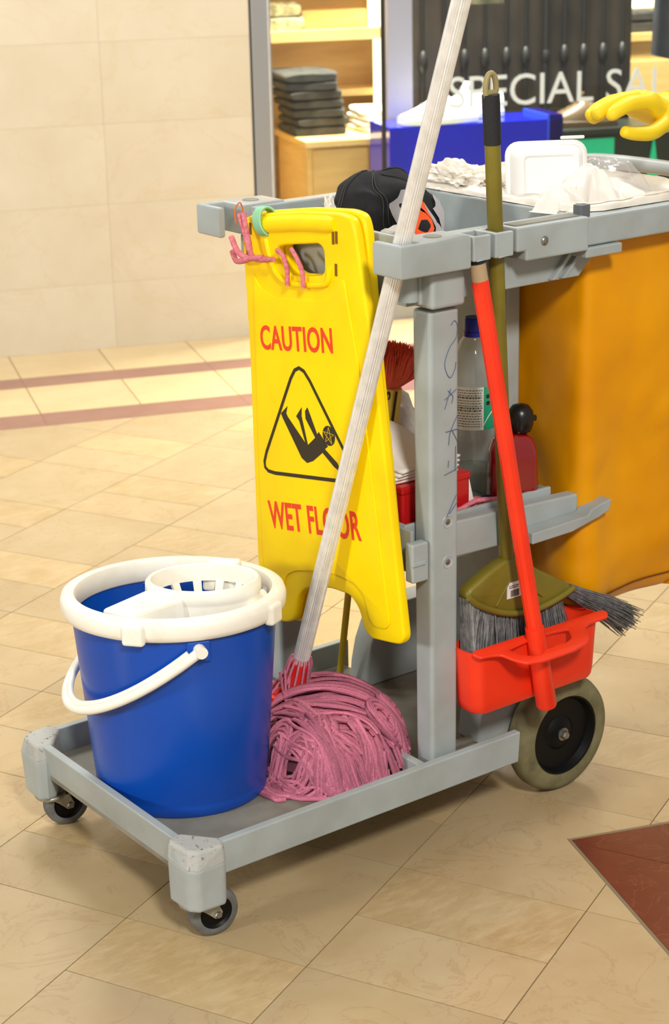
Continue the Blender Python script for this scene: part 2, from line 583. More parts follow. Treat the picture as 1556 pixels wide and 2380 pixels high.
def marble(name, base, c2, vein, rough, vscale=3.0, rnd=0.06, veinamt=0.5, use_world=True, rough_stone=False):
    m = bpy.data.materials.new(name)
    m.use_nodes = True
    nt = m.node_tree
    b = nt.nodes['Principled BSDF']
    b.inputs['Roughness'].default_value = rough
    geo = nt.nodes.new('ShaderNodeNewGeometry')
    oi = nt.nodes.new('ShaderNodeObjectInfo')
    comb = nt.nodes.new('ShaderNodeVectorMath')
    comb.operation = 'SCALE'
    comb.inputs[0].default_value = (7, 5, 3)
    nt.links.new(oi.outputs['Random'], comb.inputs['Scale'])
    addv = nt.nodes.new('ShaderNodeVectorMath')
    addv.operation = 'ADD'
    nt.links.new(geo.outputs['Position'], addv.inputs[0])
    nt.links.new(comb.outputs['Vector'], addv.inputs[1])
    n1 = nt.nodes.new('ShaderNodeTexNoise')
    n1.inputs['Scale'].default_value = vscale * 2
    n1.inputs['Detail'].default_value = 8
    n1.inputs['Roughness'].default_value = 0.62
    nt.links.new(addv.outputs['Vector'], n1.inputs['Vector'])
    mr = nt.nodes.new('ShaderNodeMapRange')
    mr.inputs['From Min'].default_value = 0.3
    mr.inputs['From Max'].default_value = 0.72
    nt.links.new(n1.outputs['Fac'], mr.inputs['Value'])
    mx = nt.nodes.new('ShaderNodeMix')
    mx.data_type = 'RGBA'
    mx.inputs['A'].default_value = lin(base)
    mx.inputs['B'].default_value = lin(c2)
    nt.links.new(mr.outputs['Result'], mx.inputs['Factor'])
    # thin veins: narrow band of a distorted noise
    n2 = nt.nodes.new('ShaderNodeTexNoise')
    n2.inputs['Scale'].default_value = vscale * 1.6
    n2.inputs['Detail'].default_value = 7
    n2.inputs['Roughness'].default_value = 0.6
    n2.inputs['Distortion'].default_value = 0.9
    nt.links.new(addv.outputs['Vector'], n2.inputs['Vector'])
    ab = nt.nodes.new('ShaderNodeMath')
    ab.operation = 'SUBTRACT'
    ab.inputs[1].default_value = 0.5
    nt.links.new(n2.outputs['Fac'], ab.inputs[0])
    ab2 = nt.nodes.new('ShaderNodeMath')
    ab2.operation = 'ABSOLUTE'
    nt.links.new(ab.outputs[0], ab2.inputs[0])
    mr2 = nt.nodes.new('ShaderNodeMapRange')
    mr2.inputs['From Min'].default_value = 0.0
    mr2.inputs['From Max'].default_value = 0.012
    mr2.inputs['To Min'].default_value = veinamt
    mr2.inputs['To Max'].default_value = 0.0
    nt.links.new(ab2.outputs[0], mr2.inputs['Value'])
    mx2 = nt.nodes.new('ShaderNodeMix')
    mx2.data_type = 'RGBA'
    mx2.inputs['B'].default_value = lin(vein)
    nt.links.new(mr2.outputs['Result'], mx2.inputs['Factor'])
    nt.links.new(mx.outputs['Result'], mx2.inputs['A'])
    hsv = nt.nodes.new('ShaderNodeHueSaturation')
    mr3 = nt.nodes.new('ShaderNodeMapRange')
    mr3.inputs['To Min'].default_value = 1 - rnd
    mr3.inputs['To Max'].default_value = 1 + rnd
    nt.links.new(oi.outputs['Random'], mr3.inputs['Value'])
    nt.links.new(mr3.outputs['Result'], hsv.inputs['Value'])
    nt.links.new(mx2.outputs['Result'], hsv.inputs['Color'])
    last = hsv.outputs['Color']
    if rough_stone:
        mp = nt.nodes.new('ShaderNodeMapping')
        mp.inputs['Rotation'].default_value = (0, 0, 0.5)
        mp.inputs['Scale'].default_value = (1.0, 3.0, 1.0)
        nt.links.new(addv.outputs['Vector'], mp.inputs['Vector'])
        n3 = nt.nodes.new('ShaderNodeTexNoise')
        n3.inputs['Scale'].default_value = 22
        n3.inputs['Detail'].default_value = 6
        n3.inputs['Roughness'].default_value = 0.7
        nt.links.new(mp.outputs['Vector'], n3.inputs['Vector'])
        mr4 = nt.nodes.new('ShaderNodeMapRange')
        mr4.inputs['From Min'].default_value = 0.45
        mr4.inputs['From Max'].default_value = 0.75
        mr4.inputs['To Max'].default_value = 0.6
        nt.links.new(n3.outputs['Fac'], mr4.inputs['Value'])
        mx3 = nt.nodes.new('ShaderNodeMix')
        mx3.data_type = 'RGBA'
        mx3.inputs['B'].default_value = lin((206, 184, 146))
        nt.links.new(mr4.outputs['Result'], mx3.inputs['Factor'])
        nt.links.new(last, mx3.inputs['A'])
        last = mx3.outputs['Result']
        bp = nt.nodes.new('ShaderNodeBump')
        bp.inputs['Strength'].default_value = 0.15
        bp.inputs['Distance'].default_value = 0.002
        nt.links.new(n3.outputs['Fac'], bp.inputs['Height'])
        nt.links.new(bp.outputs['Normal'], b.inputs['Normal'])
    nt.links.new(last, b.inputs['Base Color'])
    return m


M_TILE = marble('beige_marble', (184, 163, 126), (174, 150, 111), (148, 110, 80), 0.24, 4.0, veinamt=0.3)
M_TILER = marble('beige_rough_marble', (186, 163, 122), (174, 146, 101), (152, 125, 88), 0.3, 5.0, veinamt=0.3, rough_stone=True)
M_TILEB = marble('pale_border_marble', (210, 186, 142), (202, 176, 130), (190, 160, 110), 0.26, 4.0, rnd=0.03, veinamt=0.2)
M_STRIP = marble('dusty_pink_marble', (148, 106, 92), (138, 96, 84), (170, 128, 112), 0.28, 5.0, rnd=0.04, veinamt=0.3)
M_REDT = marble('brick_red_marble', (114, 58, 40), (100, 48, 32), (150, 96, 74), 0.25, 6.0, rnd=0.03, veinamt=0.25)
M_WALLM = marble('cream_wall_marble', (210, 200, 178), (200, 187, 161), (198, 172, 126), 0.4, 1.6, rnd=0.006, veinamt=0.25)
M_GROUT = mat('grout', (112, 92, 62), 0.9)
M_GROUTG = mat('grey_grout', (128, 112, 84), 0.9)

# ------------------------------------------------------------------ setting: floor
TH = math.radians(25.6)
ea = Vector((math.cos(TH), math.sin(TH)))
eb = Vector((-math.sin(TH), math.cos(TH)))
WTH = math.radians(20.2)
eu = Vector((math.cos(WTH), -math.sin(WTH)))
en = Vector((math.sin(WTH), math.cos(WTH)))
SHOP = Matrix.Rotation(-WTH, 4, 'Z')      # shop frame (s, n, z) -> world


def clip(poly, nrm, d):
    """keep p with p.nrm <= d"""
    out = []
    n = len(poly)
    for i in range(n):
        a, b = poly[i], poly[(i + 1) % n]
        da, db = a.dot(nrm) - d, b.dot(nrm) - d
        if da <= 0:
            out.append(a)
        if (da < 0 and db > 0) or (da > 0 and db < 0):
            t = da / (da - db)
            out.append(a + (b - a) * t)
    return out


fl = MB().box(-5, 6, -5, 7, -0.06, -0.006).build('floor', M_TILE, smooth=0, origin=(0, 0, 0))
tag(fl, 'beige marble tile floor of the mall with pink and red inlays', kind='structure')

# visible part of the floor (with a margin to both sides)
reg = [Vector(p) for p in ((-0.95, 0.1), (-0.05, -0.95), (1.15, -0.75), (3.4, 1.7), (3.4, 2.3), (0.3, 3.4), (-0.75, 1.7))]


def inside(p):
    n = len(reg)
    for i in range(n):
        a, b = reg[i], reg[(i + 1) % n]
        if (b - a).cross(p - a) < -0.12 * (b - a).length:
            return False
    return True


CA, CB, A0, B0 = 0.309, 0.302, 0.034, -0.162
STRIP2 = 2.848
RC = Vector((0.644, -0.101))          # corner of the red inlay (edges follow the wall directions)
g = 0.0009
gr = MB()
ntile = 0
red_u = RC.dot(eu)
red_n = RC.dot(en)


def poly_obj(name, polys, material, parent, z0=-0.006, z1=0.0):
    mb = MB()
    for p in polys:
        mb.prism([(q.x, q.y) for q in p], z0, z1, 'z')
    return mb.build(name, material, parent, smooth=0)


for i in range(-6, 16):
    for j in range(-6, 14):
        c = ea * (A0 + (i + 0.5) * CA) + eb * (B0 + (j + 0.5) * CB)
        if not inside(c):
            continue
        pair = (i + j) % 2 != 0
        cq = [ea * (A0 + (i + x) * CA) + eb * (B0 + (j + y) * CB) for x, y in ((0, 0), (1, 0), (1, 1), (0, 1))]
        cq = clip(cq, en, STRIP2)
        if len(cq) > 2:
            gr.prism([(q.x, q.y) for q in cq], -0.006, -0.0018, 'z')
        if pair:
            cells = [(0, 0.5), (0.5, 1)]
        else:
            cells = [(0, 1)]
        for q, (t0, t1) in enumerate(cells):
            a0 = A0 + (i + t0) * CA + g
            a1 = A0 + (i + t1) * CA - g
            b0 = B0 + j * CB + g
            b1 = B0 + (j + 1) * CB - g
            p = [ea * a0 + eb * b0, ea * a1 + eb * b0, ea * a1 + eb * b1, ea * a0 + eb * b1]
            p = clip(p, en, STRIP2 - g)
            if len(p) < 3:
                continue
            polys = [p]
            # cut out the red inlay (u > red_u and n < red_n), grey joint of 6 mm around it
            if any(v.dot(eu) > red_u - 0.008 and v.dot(en) < red_n + 0.008 for v in p) or (p[0] - RC).length < 0.35:
                left = clip(p, eu, red_u - 0.007)
                rest = clip(p, -eu, -(red_u - 0.007))
                up = clip(rest, -en, -(red_n + 0.007)) if len(rest) > 2 else []
                polys = [x for x in (left, up) if len(x) > 2]
                if not polys:
                    continue
            rough = pair and q == 1
            poly_obj('tile', polys, M_TILER if rough else M_TILE, fl)
            ntile += 1

gr.build('grout_bed', M_GROUT, fl, smooth=0)
# red inlay in two pieces, split by a pale joint running with the tile grid
box = [RC, RC + eu * 1.1, RC + eu * 1.1 - en * 1.1, RC - en * 1.1]
AJ = 0.529
poly_obj('red_tile', [clip(box, ea, AJ - 0.0012)], M_REDT, fl)
poly_obj('red_tile', [clip(box, -ea, -AJ - 0.0012)], M_REDT, fl)
gb = [RC - eu * 0.007 + en * 0.007, RC + eu * 1.1 + en * 0.007, RC + eu * 1.1 - en * 1.1, RC - eu * 0.007 - en * 1.1]
poly_obj('inlay_joint', [gb], M_GROUTG, fl, -0.004, -0.0012)

# border: two pink strips and rows of border tiles by the wall
def wrect(s0, s1, n0, n1):
    return [eu * s0 + en * n0, eu * s1 + en * n0, eu * s1 + en * n1, eu * s0 + en * n1]


for n0, n1 in ((STRIP2, 2.985), (3.303, 3.423)):
    for k in range(-5, 9):
        s0 = 0.205 + k * 0.596
        if s0 < -1.2 or s0 > 3.4:
            continue
        poly_obj('pink_strip', [wrect(s0 + 0.0004, s0 + 0.5956, n0 + g, n1 - g)], M_STRIP, fl)
for n0, n1 in ((2.985, 3.303), (3.423, 3.8)):
    for k in range(-5, 11):
        s0 = 0.205 + k * 0.298
        poly_obj('border_tile', [wrect(s0 + 0.0015, s0 + 0.2965, n0 + g, n1 - g)], M_TILEB, fl)
gr = MB()
gr.box(-1.5, 3.6, 2.84, 3.8, -0.006, -0.002, SHOP)
gr.build('grout_bed', M_GROUT, fl, smooth=0)

# ------------------------------------------------------------------ setting: marble wall
w = MB().box(-3.2, 1.058, 3.745, 4.0, 0, 2.9, SHOP).build('wall_left', M_WALLM, smooth=0, origin=(0, 0, 0))
tag(w, 'cream veined marble wall to the left of the shop window', kind='structure')
zs = [0.0, 0.22, 0.478, 0.736, 0.993, 1.25, 1.51, 1.77, 2.03, 2.29, 2.55, 2.9]
for k in range(-4, 2):
    s0, s1 = 0.567 + (k - 1) * 0.4925, 0.567 + k * 0.4925
    for a, b in zip(zs[:-1], zs[1:]):
        MB().box(s0 + 0.0003, s1 - 0.0003, 3.733, 3.745, a + 0.0002, b - 0.0002, SHOP).build('marble_panel', M_WALLM, w, smooth=0)

# ------------------------------------------------------------------ setting: shop front
sf = MB()
sf.box(1.066, 1.131, 3.725, 3.80, 0.0, 2.9, SHOP)
sf = sf.build('trim_1', M_CHROME, smooth=0, bevel=0.003, origin=(0, 0, 0))
tag(sf, 'brushed aluminium upright at the edge of the shop window', kind='structure')
MB().box(1.0575, 1.0665, 3.735, 3.80, 0.0, 2.9, SHOP).build('dark_joint', M_DARKGAP, sf, smooth=0)
MB().box(1.120, 1.124, 3.7235, 3.7255, 0.0, 2.9, SHOP).build('ridge', M_ALU, sf, smooth=0)
sl = MB().box(1.131, 3.6, 3.785, 3.86, 0.0, 0.052, SHOP)
sl.hexa([SHOP @ Vector(p) for p in ((1.131, 3.785, 0.052), (3.6, 3.785, 0.052), (3.6, 3.86, 0.052), (1.131, 3.86, 0.052))],
        [SHOP @ Vector(p) for p in ((1.131, 3.797, 0.075), (3.6, 3.797, 0.075), (3.6, 3.85, 0.075), (1.131, 3.85, 0.075))])
sl = sl.build('trim_2', M_CHROME, smooth=0, bevel=0.002, origin=(0, 0, 0))
tag(sl, 'low grey metal sill under the shop window', kind='structure')
w1 = MB().box(1.131, 1.533, 3.800, 3.810, 0.075, 2.9, SHOP).build('window_1', M_GLASS, smooth=0, origin=(0, 0, 0))
tag(w1, 'narrow glass pane in front of the wooden shop shelves', kind='structure')
w2 = MB().box(1.545, 3.6, 3.800, 3.810, 0.075, 2.9, SHOP).build('window_2', M_GLASS, smooth=0, origin=(0, 0, 0))
tag(w2, 'wide glass pane lettered with a special sale notice', kind='structure')
MB().box(1.533, 1.545, 3.797, 3.813, 0.075, 2.9, SHOP).build('seam_strip', M_DARKGAP, w2, smooth=0)
# lettering on the glass
def SP(s, n, z):
    return SHOP @ Vector((s, n, z))


MB().text('SPECIAL SALE', SP(1.772, 3.796, 0.716), SP(2.669, 3.796, 0.716), SP(1.772, 3.796, 0.822), 0.0015, bold=0.0, spacing=1.0).build(
    'lettering', M_LETTER, w2, smooth=0)

# shop shell
wb = MB().box(-0.6, 5.2, 6.2, 6.3, 0, 2.9, SHOP).build('wall_shop_back', M_SHOPW, smooth=0, origin=(0, 0, 0))
tag(wb, 'cream back wall of the shop', kind='structure')
wr = MB().box(4.6, 4.7, 3.81, 6.2, 0, 2.9, SHOP).build('wall_shop_right', M_SHOPW, smooth=0, origin=(0, 0, 0))
tag(wr, 'cream side wall of the shop', kind='structure')
ce = MB().box(-0.6, 4.6, 4.0, 6.2, 2.9, 2.95, SHOP).build('ceiling', M_SHOPW, smooth=0, origin=(0, 0, 0))
tag(ce, 'plain ceiling of the shop', kind='structure')
for k, (s, n, e) in enumerate(((1.45, 4.25, 95), (2.6, 4.3, 105), (1.9, 4.0, 66))):
    area('shop_downlight', SP(s, n, 2.8), SP(s, n + 0.1, 0.0), 0.35, e, (1, 0.93, 0.78), 120)

# added pale column behind the seam, standing in for a reflection on the glass
cl = MB().box(1.652, 1.745, 4.10, 4.15, 0.0, 2.9, SHOP).build('trim_3', M_REFLECT, smooth=0, origin=(0, 0, 0))
tag(cl, 'slim pale band standing in for a reflection on the glass', kind='structure')

# ------------------------------------------------------------------ shop furniture
cab = empty('display_cabinet', SP(1.6, 4.42, 0), 'low maple wood cabinet carrying the black jeans stack', 'cabinet')
MB().box(1.382, 1.845, 4.22, 4.62, 0.0, 0.556, SHOP).build('body', M_WOOD, cab, smooth=0, bevel=0.002)
MB().box(1.371, 1.85, 4.20, 4.64, 0.5565, 0.58, SHOP).build('top', M_WOOD, cab, smooth=0, bevel=0.002)
for s0, s1 in ((1.40, 1.61), (1.62, 1.83)):
    MB().box(s0, s1, 4.208, 4.219, 0.03, 0.546, SHOP).build('door', M_WOODD, cab, smooth=0)

un = empty('shelf_unit', SP(1.6, 4.75, 0), 'tall maple wood wall shelving with lit white edge', 'shelf unit')
MB().box(1.2, 2.02, 4.86, 4.88, 0.0, 2.2, SHOP).build('back_panel', M_WOODD, un, smooth=0)
MB().box(1.16, 1.20, 4.3, 4.88, 0.0, 2.2, SHOP).build('side_panel', M_WOOD, un, smooth=0)
MB().box(1.201, 1.345, 4.66, 4.859, 0.0, 0.90, SHOP).build('side_panel', M_WOOD, un, smooth=0)
MB().box(1.201, 2.02, 4.52, 4.859, 0.905, 0.945, SHOP).build('shelf', M_WOOD, un, smooth=0)
MB().box(1.60, 2.02, 4.66, 4.859, 0.685, 0.71, SHOP).build('shelf', M_WOOD, un, smooth=0)
MB().box(1.201, 2.02, 4.52, 4.859, 1.24, 1.28, SHOP).build('shelf', M_WOOD, un, smooth=0)
MB().box(1.775, 1.80, 4.62, 4.65, 0.60, 0.905, SHOP).build('light_strip', M_LAMPW, un, smooth=0)
MB().box(1.74, 1.80, 4.56, 4.60, 0.946, 1.18, SHOP).build('light_panel', M_LAMPW, un, smooth=0)
bx = MB().box(1.48, 1.735, 4.60, 4.80, 0.946, 1.01, SHOP).build('wooden_box', M_WOOD, smooth=0, bevel=0.003)
tag(bx, 'shallow pale wooden box on the upper shop shelf', 'box')


def folded(name, s0, s1, n0, n1, z0, h, material, label, cat, group, seed, rot=0.0):
    rnd = random.Random(seed)
    T = SHOP @ Matrix.Translation(((s0 + s1) / 2, (n0 + n1) / 2, z0)) @ Matrix.Rotation(rot, 4, 'Z')
    hw, hd = (s1 - s0) / 2, (n1 - n0) / 2
    mb = MB()

    def fn(u, v):
        # rounded cross-section swept over the depth: folded edge towards the front
        a = 2 * PI * u
        ca, sa = math.cos(a), math.sin(a)
        x = hw * math.copysign(abs(ca) ** 0.35, ca)
        z = h / 2 + h / 2 * math.copysign(abs(sa) ** 0.5, sa)
        y = hd * (2 * v - 1)
        k = 1 - 0.12 * abs(2 * v - 1) ** 6
        nz = noise.noise(Vector((x * 18 + seed, y * 18, z * 10)))
        if sa > 0.1:
            z += 0.006 * nz
        return (x * k + 0.004 * nz, y, max(0.0, z * (1 - 0.25 * abs(2 * v - 1) ** 8)))
    mb.grid(fn, 28, 10, cu=True, T=T)
    n = len(mb.v)
    mb.f.append(tuple(i * 11 for i in range(28)))
    mb.f.append(tuple(i * 11 + 10 for i in range(27, -1, -1)))
    o = mb.build(name, material, smooth=50)
    return tag(o, label, cat, group)


z = 0.581
names = ['bottom', 'second lowest', 'third lowest', 'middle', 'fifth from bottom', 'sixth from bottom', 'topmost']
hs = [0.036, 0.032, 0.034, 0.032, 0.033, 0.032, 0.034]
offs = [0.0, 0.006, -0.002, -0.012, -0.02, -0.028, -0.032]
for k, nm in enumerate(names):
    s = 1.472 + offs[k]
    folded('folded_jeans', s - 0.110, s + 0.108, 4.34, 4.58, z, hs[k], M_JEANS,
           'black folded jeans, ' + nm + ' of the stack on wooden cabinet', 'jeans', 'black jeans stacked on the cabinet', k * 13 + 1, 0.06 * math.sin(k * 2.1))
    z += hs[k] - 0.0005
z = 0.581
for k, nm in enumerate(('bottom', 'second', 'third', 'top')):
    folded('folded_shirt', 1.632, 1.83, 4.34, 4.56, z, 0.021, M_WCLOTH,
           'white folded shirt, ' + nm + ' of the small stack beside black jeans', 'shirt', 'white shirts on the cabinet', k * 5 + 3, 0.05 * (-1) ** k)
    z += 0.0205
folded('folded_sweater', 1.30, 1.49, 4.56, 4.76, 0.946, 0.05, M_STRIPEC, 'olive striped folded cloth, lower one on the upper shop shelf', 'sweater', 'folded sweaters on the upper shelf', 41)
folded('folded_sweater', 1.30, 1.48, 4.57, 4.76, 0.996, 0.05, M_STRIPEC, 'olive striped folded cloth, upper one on the upper shop shelf', 'sweater', 'folded sweaters on the upper shelf', 42)

# blue acrylic display box
bb = empty('display_plinth', SP(1.87, 3.97, 0), 'glossy blue acrylic plinth inside the window under white sneakers', 'plinth')
MB().box(1.578, 2.165, 3.862, 4.09, 0.0, 0.655, SHOP).build('body', M_BLUEACR, bb, smooth=0, bevel=0.002)
M_BLUECLR = thin_glass('violet_blue_clear_acrylic', (70, 66, 170), 0.05, 1.45, haze=0.25, hazecol=(40, 30, 130))
MB().box(2.172, 2.225, 3.862, 4.09, 0.0, 0.668, SHOP).build('clear_side', M_BLUECLR, bb, smooth=0)
MB().box(2.165, 2.172, 3.86, 4.09, 0.0, 0.669, SHOP).build('edge_strip', mat('bright_blue_edge', (50, 80, 230), 0.2), bb, smooth=0)


def sneaker(s, n, z, rot, label, material, trim, grp=None):
    T = SHOP @ Matrix.Translation((s, n, z)) @ Matrix.Rotation(rot, 4, 'Z')
    r = empty('sneaker', T.translation, label, 'shoe', grp)

    def sec(t):  # t 0 toe .. 1 heel: half width, height
        wd = 0.016 + 0.036 * math.sin(PI * min(1, (t + 0.12) / 1.2)) ** 0.6
        if t < 0.45:
            h = 0.035 + 0.055 * (t / 0.45) ** 1.3
        else:
            h = 0.09 + 0.012 * math.cos((t - 0.45) * 9)
        return wd, h
    mb = MB()

    def fn(u, v):
        wd, h = sec(v)
        a = PI * u
        return (-0.14 + 0.28 * v, wd * math.cos(a) * (1 - 0.25 * math.sin(a) ** 2), 0.018 + (h - 0.018) * math.sin(a) ** 0.7)
    mb.grid(fn, 14, 18, T=T)
    mb.f.append(tuple(i * 19 for i in range(15)))
    mb.f.append(tuple(i * 19 + 18 for i in range(14, -1, -1)))
    mb.build('upper', material, r, smooth=60)
    so = MB()
    ol = [(-0.14 + 0.28 * v, (sec(v)[0] + 0.004)) for v in np.linspace(0, 1, 12)]
    ol += [(a, -b) for a, b in reversed(ol)]
    so.prism(ol, 0, 0.022, 'z', T)
    so.build('sole', material, r, smooth=30, bevel=0.002)
    la = MB()
    for k in range(5):
        x = -0.06 + k * 0.024
        t = (x + 0.14) / 0.28
        h = sec(t)[1] + 0.002
        la.tube([(x, -0.02, h - 0.012), (x, -0.01, h - 0.001), (x, 0.01, h - 0.001), (x, 0.02, h - 0.012)], 0.003, 5, T=T)
    la.build('laces', trim, r, smooth=50)
    tg = MB()
    tg.hexa([(-0.02, -0.018, 0.08), (0.0, -0.018, 0.08), (0.0, 0.018, 0.08), (-0.02, 0.018, 0.08)],
            [(0.005, -0.016, 0.125), (0.015, -0.016, 0.125), (0.015, 0.016, 0.125), (0.005, 0.016, 0.125)], T)
    tg.build('tongue', material, r, smooth=0, bevel=0.003)
    return r


sneaker(1.775, 3.915, 0.656, 0.05, 'white sneaker nearest the glass on blue plinth', M_SNEAK, M_SNEAKG, 'white sneakers on the plinth')
sneaker(1.915, 4.025, 0.656, 0.06, 'white sneaker standing behind the other on blue plinth', M_SNEAK, M_SNEAKG, 'white sneakers on the plinth')

# dark backdrop with wrought-iron bars
bd = empty('iron_screen', SP(2.3, 4.45, 0), 'dark brown display screen with black wrought iron bars', 'screen')
MB().box(1.862, 2.76, 4.45, 4.48, 0.0, 1.9, SHOP).build('panel', M_DARKPANEL, bd, smooth=0)
for k, s in enumerate((1.90, 1.985, 2.065, 2.147, 2.234, 2.313, 2.396, 2.472, 2.552, 2.633, 2.714)):
    mb = MB()
    r = 0.014 if k == 6 else 0.0075
    mb.tube([SP(s, 4.43, 0.0), SP(s, 4.43, 1.9)], r, 8)
    bar = mb.build('bar', M_IRON, bd, smooth=50)
    kb = MB()
    kb.lathe([(0.0, -0.045), (0.008, -0.04), (0.018, -0.012), (0.018, 0.012), (0.008, 0.04), (0.0, 0.045)], 10, Matrix.Translation(SP(s, 4.43, 0.818)))
    kb.build('knuckle', M_IRON, bar, smooth=50)
MB().box(1.862, 2.76, 4.415, 4.44, 0.60, 0.62, SHOP).build('rail', M_IRON, bd, smooth=0)

tb = empty('display_table', SP(2.7, 4.3, 0), 'dark display table with green cards on its front', 'table')
MB().box(2.25, 3.5, 4.17, 4.41, 0.0, 0.55, SHOP).build('body', M_DARKTBL, tb, smooth=0)
MB().box(2.235, 3.52, 4.15, 4.411, 0.551, 0.57, SHOP).build('top', M_DARKTBL, tb, smooth=0)
gc = MB().box(2.398, 2.562, 4.155, 4.169, 0.34, 0.534, SHOP).build('green_card', M_GREENC, smooth=0)
tag(gc, 'rectangular green card on the front of dark display table', 'card', 'green cards on the dark table')
tri = MB()
tri.plate([[(-0.032, 0.32), (0.032, 0.32), (0.0, 0.53)]], 0.01, 0, SHOP @ Matrix.Translation((2.727, 4.166, 0)) @ Matrix.Rotation(PI / 2, 4, 'X'))
tri = tri.build('green_card', M_GREENC, smooth=0)
tag(tri, 'pointed triangular green card on the front of dark display table', 'card', 'green cards on the dark table')
sneaker(2.47, 4.27, 0.571, -0.2, 'brown leather shoe on the dark display table', M_BROWNL, M_BLKG)

# pale shelving at the right edge of the window
ws = empty('shop_counter', SP(3.2, 5.0, 0), 'pale maple counter deep inside the shop at right', 'counter')
MB().box(2.86, 3.9, 4.9, 5.3, 0.0, 0.82, SHOP).build('body', M_WOOD, ws, smooth=0)
MB().box(2.85, 3.92, 4.88, 5.32, 0.821, 0.85, SHOP).build('top', M_WOOD, ws, smooth=0)
for k in range(3):
    MB().box(2.87 + k * 0.345, 3.20 + k * 0.345, 4.888, 4.899, 0.05, 0.74, SHOP).build('door', M_WOOD, ws, smooth=0, bevel=0.002)
folded('folded_trousers', 2.93, 3.15, 4.93, 5.1, 0.851, 0.05, M_JEANS, 'dark folded trousers, lower pair on pale counter', 'trousers', 'dark trousers on the counter', 77)
folded('folded_trousers', 2.94, 3.14, 4.93, 5.1, 0.901, 0.035, M_JEANS, 'dark folded trousers, upper pair on pale counter', 'trousers', 'dark trousers on the counter', 78)
lp = MB().box(2.86, 3.3, 5.24, 5.27, 0.93, 1.3, SHOP).build('light_box', M_LAMPW, smooth=0)
tag(lp, 'bright white light box standing on the pale counter', 'light box')


def hanging(name, s0, s1, n, z0, z1, material, label, cat, seed, slant=0.0):
    mb = MB()

    def fn(u, v):
        a = 2 * PI * u
        s = (s0 + s1) / 2 + (s1 - s0) / 2 * math.cos(a) * (0.85 + 0.15 * v)
        nn = n + (0.03 + 0.012 * math.sin(5 * a + seed)) * math.sin(a)
        zz = z1 + (z0 - z1) * v + (slant * (s - s0) if v > 0.8 else 0)
        return SP(s, nn, zz)
    mb.grid(fn, 36, 12, cu=True)
    mb.f.append(tuple(i * 13 for i in range(36)))
    mb.f.append(tuple(i * 13 + 12 for i in range(35, -1, -1)))
    r = empty(name, SP((s0 + s1) / 2, n, z0), label, cat)
    mb.build('cloth', material, r, smooth=60)
    hk = MB()
    c = (s0 + s1) / 2
    hk.tube([SP(c, n, z1 - 0.02), SP(c, n, z1 + 0.07), SP(c + 0.02, n, z1 + 0.1), SP(c + 0.03, n, z1 + 0.07)], 0.003, 6)
    hk.build('hanger_hook', M_BOLT, r, smooth=50)
    return r


hanging('hanging_jacket', 2.625, 2.86, 4.0, 0.845, 1.5, M_JACKET, 'charcoal jacket hanging at the right edge of the window', 'jacket', 3, -0.25)
hanging('hanging_shirt', 1.98, 2.13, 4.2, 1.036, 1.55, M_OLIVEC, 'olive shirt whose hem hangs at the top of the window', 'shirt', 5)

# ------------------------------------------------------------------ JANITOR CART
cart = empty('janitor_cart', (0.42, 0.247, 0.0), 'grey plastic janitor cart with trays, posts and large rear wheels', 'cart')
WID = 0.494
pb = MB()
pb.box(0.012, 0.63, 0.012, WID - 0.012, 0.098, 0.114)
pb.box(0.63, 0.80, 0.09, WID - 0.09, 0.098, 0.114)
deck = pb.build('deck', M_GREYD, cart, smooth=0)
lp = MB()
lp.hexa([(0.05, 0.002, 0.104), (0.622, 0.002, 0.104), (0.622, 0.020, 0.104), (0.05, 0.020, 0.104)], [(0.05, 0.0, 0.157), (0.624, 0.0, 0.157), (0.624, 0.014, 0.157), (0.05, 0.014, 0.157)])
lp.build('side_lip', M_GREY, cart, smooth=0, bevel=0.002)
lp = MB().box(0.05, 0.645, WID - 0.014, WID, 0.104, 0.157)
lp.build('side_lip', M_GREY, cart, smooth=0, bevel=0.002)
lp = MB()
lp.hexa([(0.012, 0.05, 0.104), (0.026, 0.05, 0.104), (0.026, WID - 0.05, 0.104), (0.012, WID - 0.05, 0.104)], [(0.004, 0.05, 0.157), (0.018, 0.05, 0.157), (0.018, WID - 0.05, 0.157), (0.004, WID - 0.05, 0.157)])
lp.build('front_lip', M_GREY, cart, smooth=0, bevel=0.002)
for y0, y1 in ((0.0141, 0.085), (WID - 0.085, WID - 0.0141)):
    MB().box(0.432, 0.446, y0, y1, 0.1141, 0.150).build('deck_rib', M_GREY, cart, smooth=0, bevel=0.002)
for y0, y1 in ((0.085, 0.100), (WID - 0.100, WID - 0.085)):
    MB().box(0.446, 0.63, y0, y1, 0.1141, 0.122).build('deck_rib', M_GREYD, cart, smooth=0, bevel=0.002)


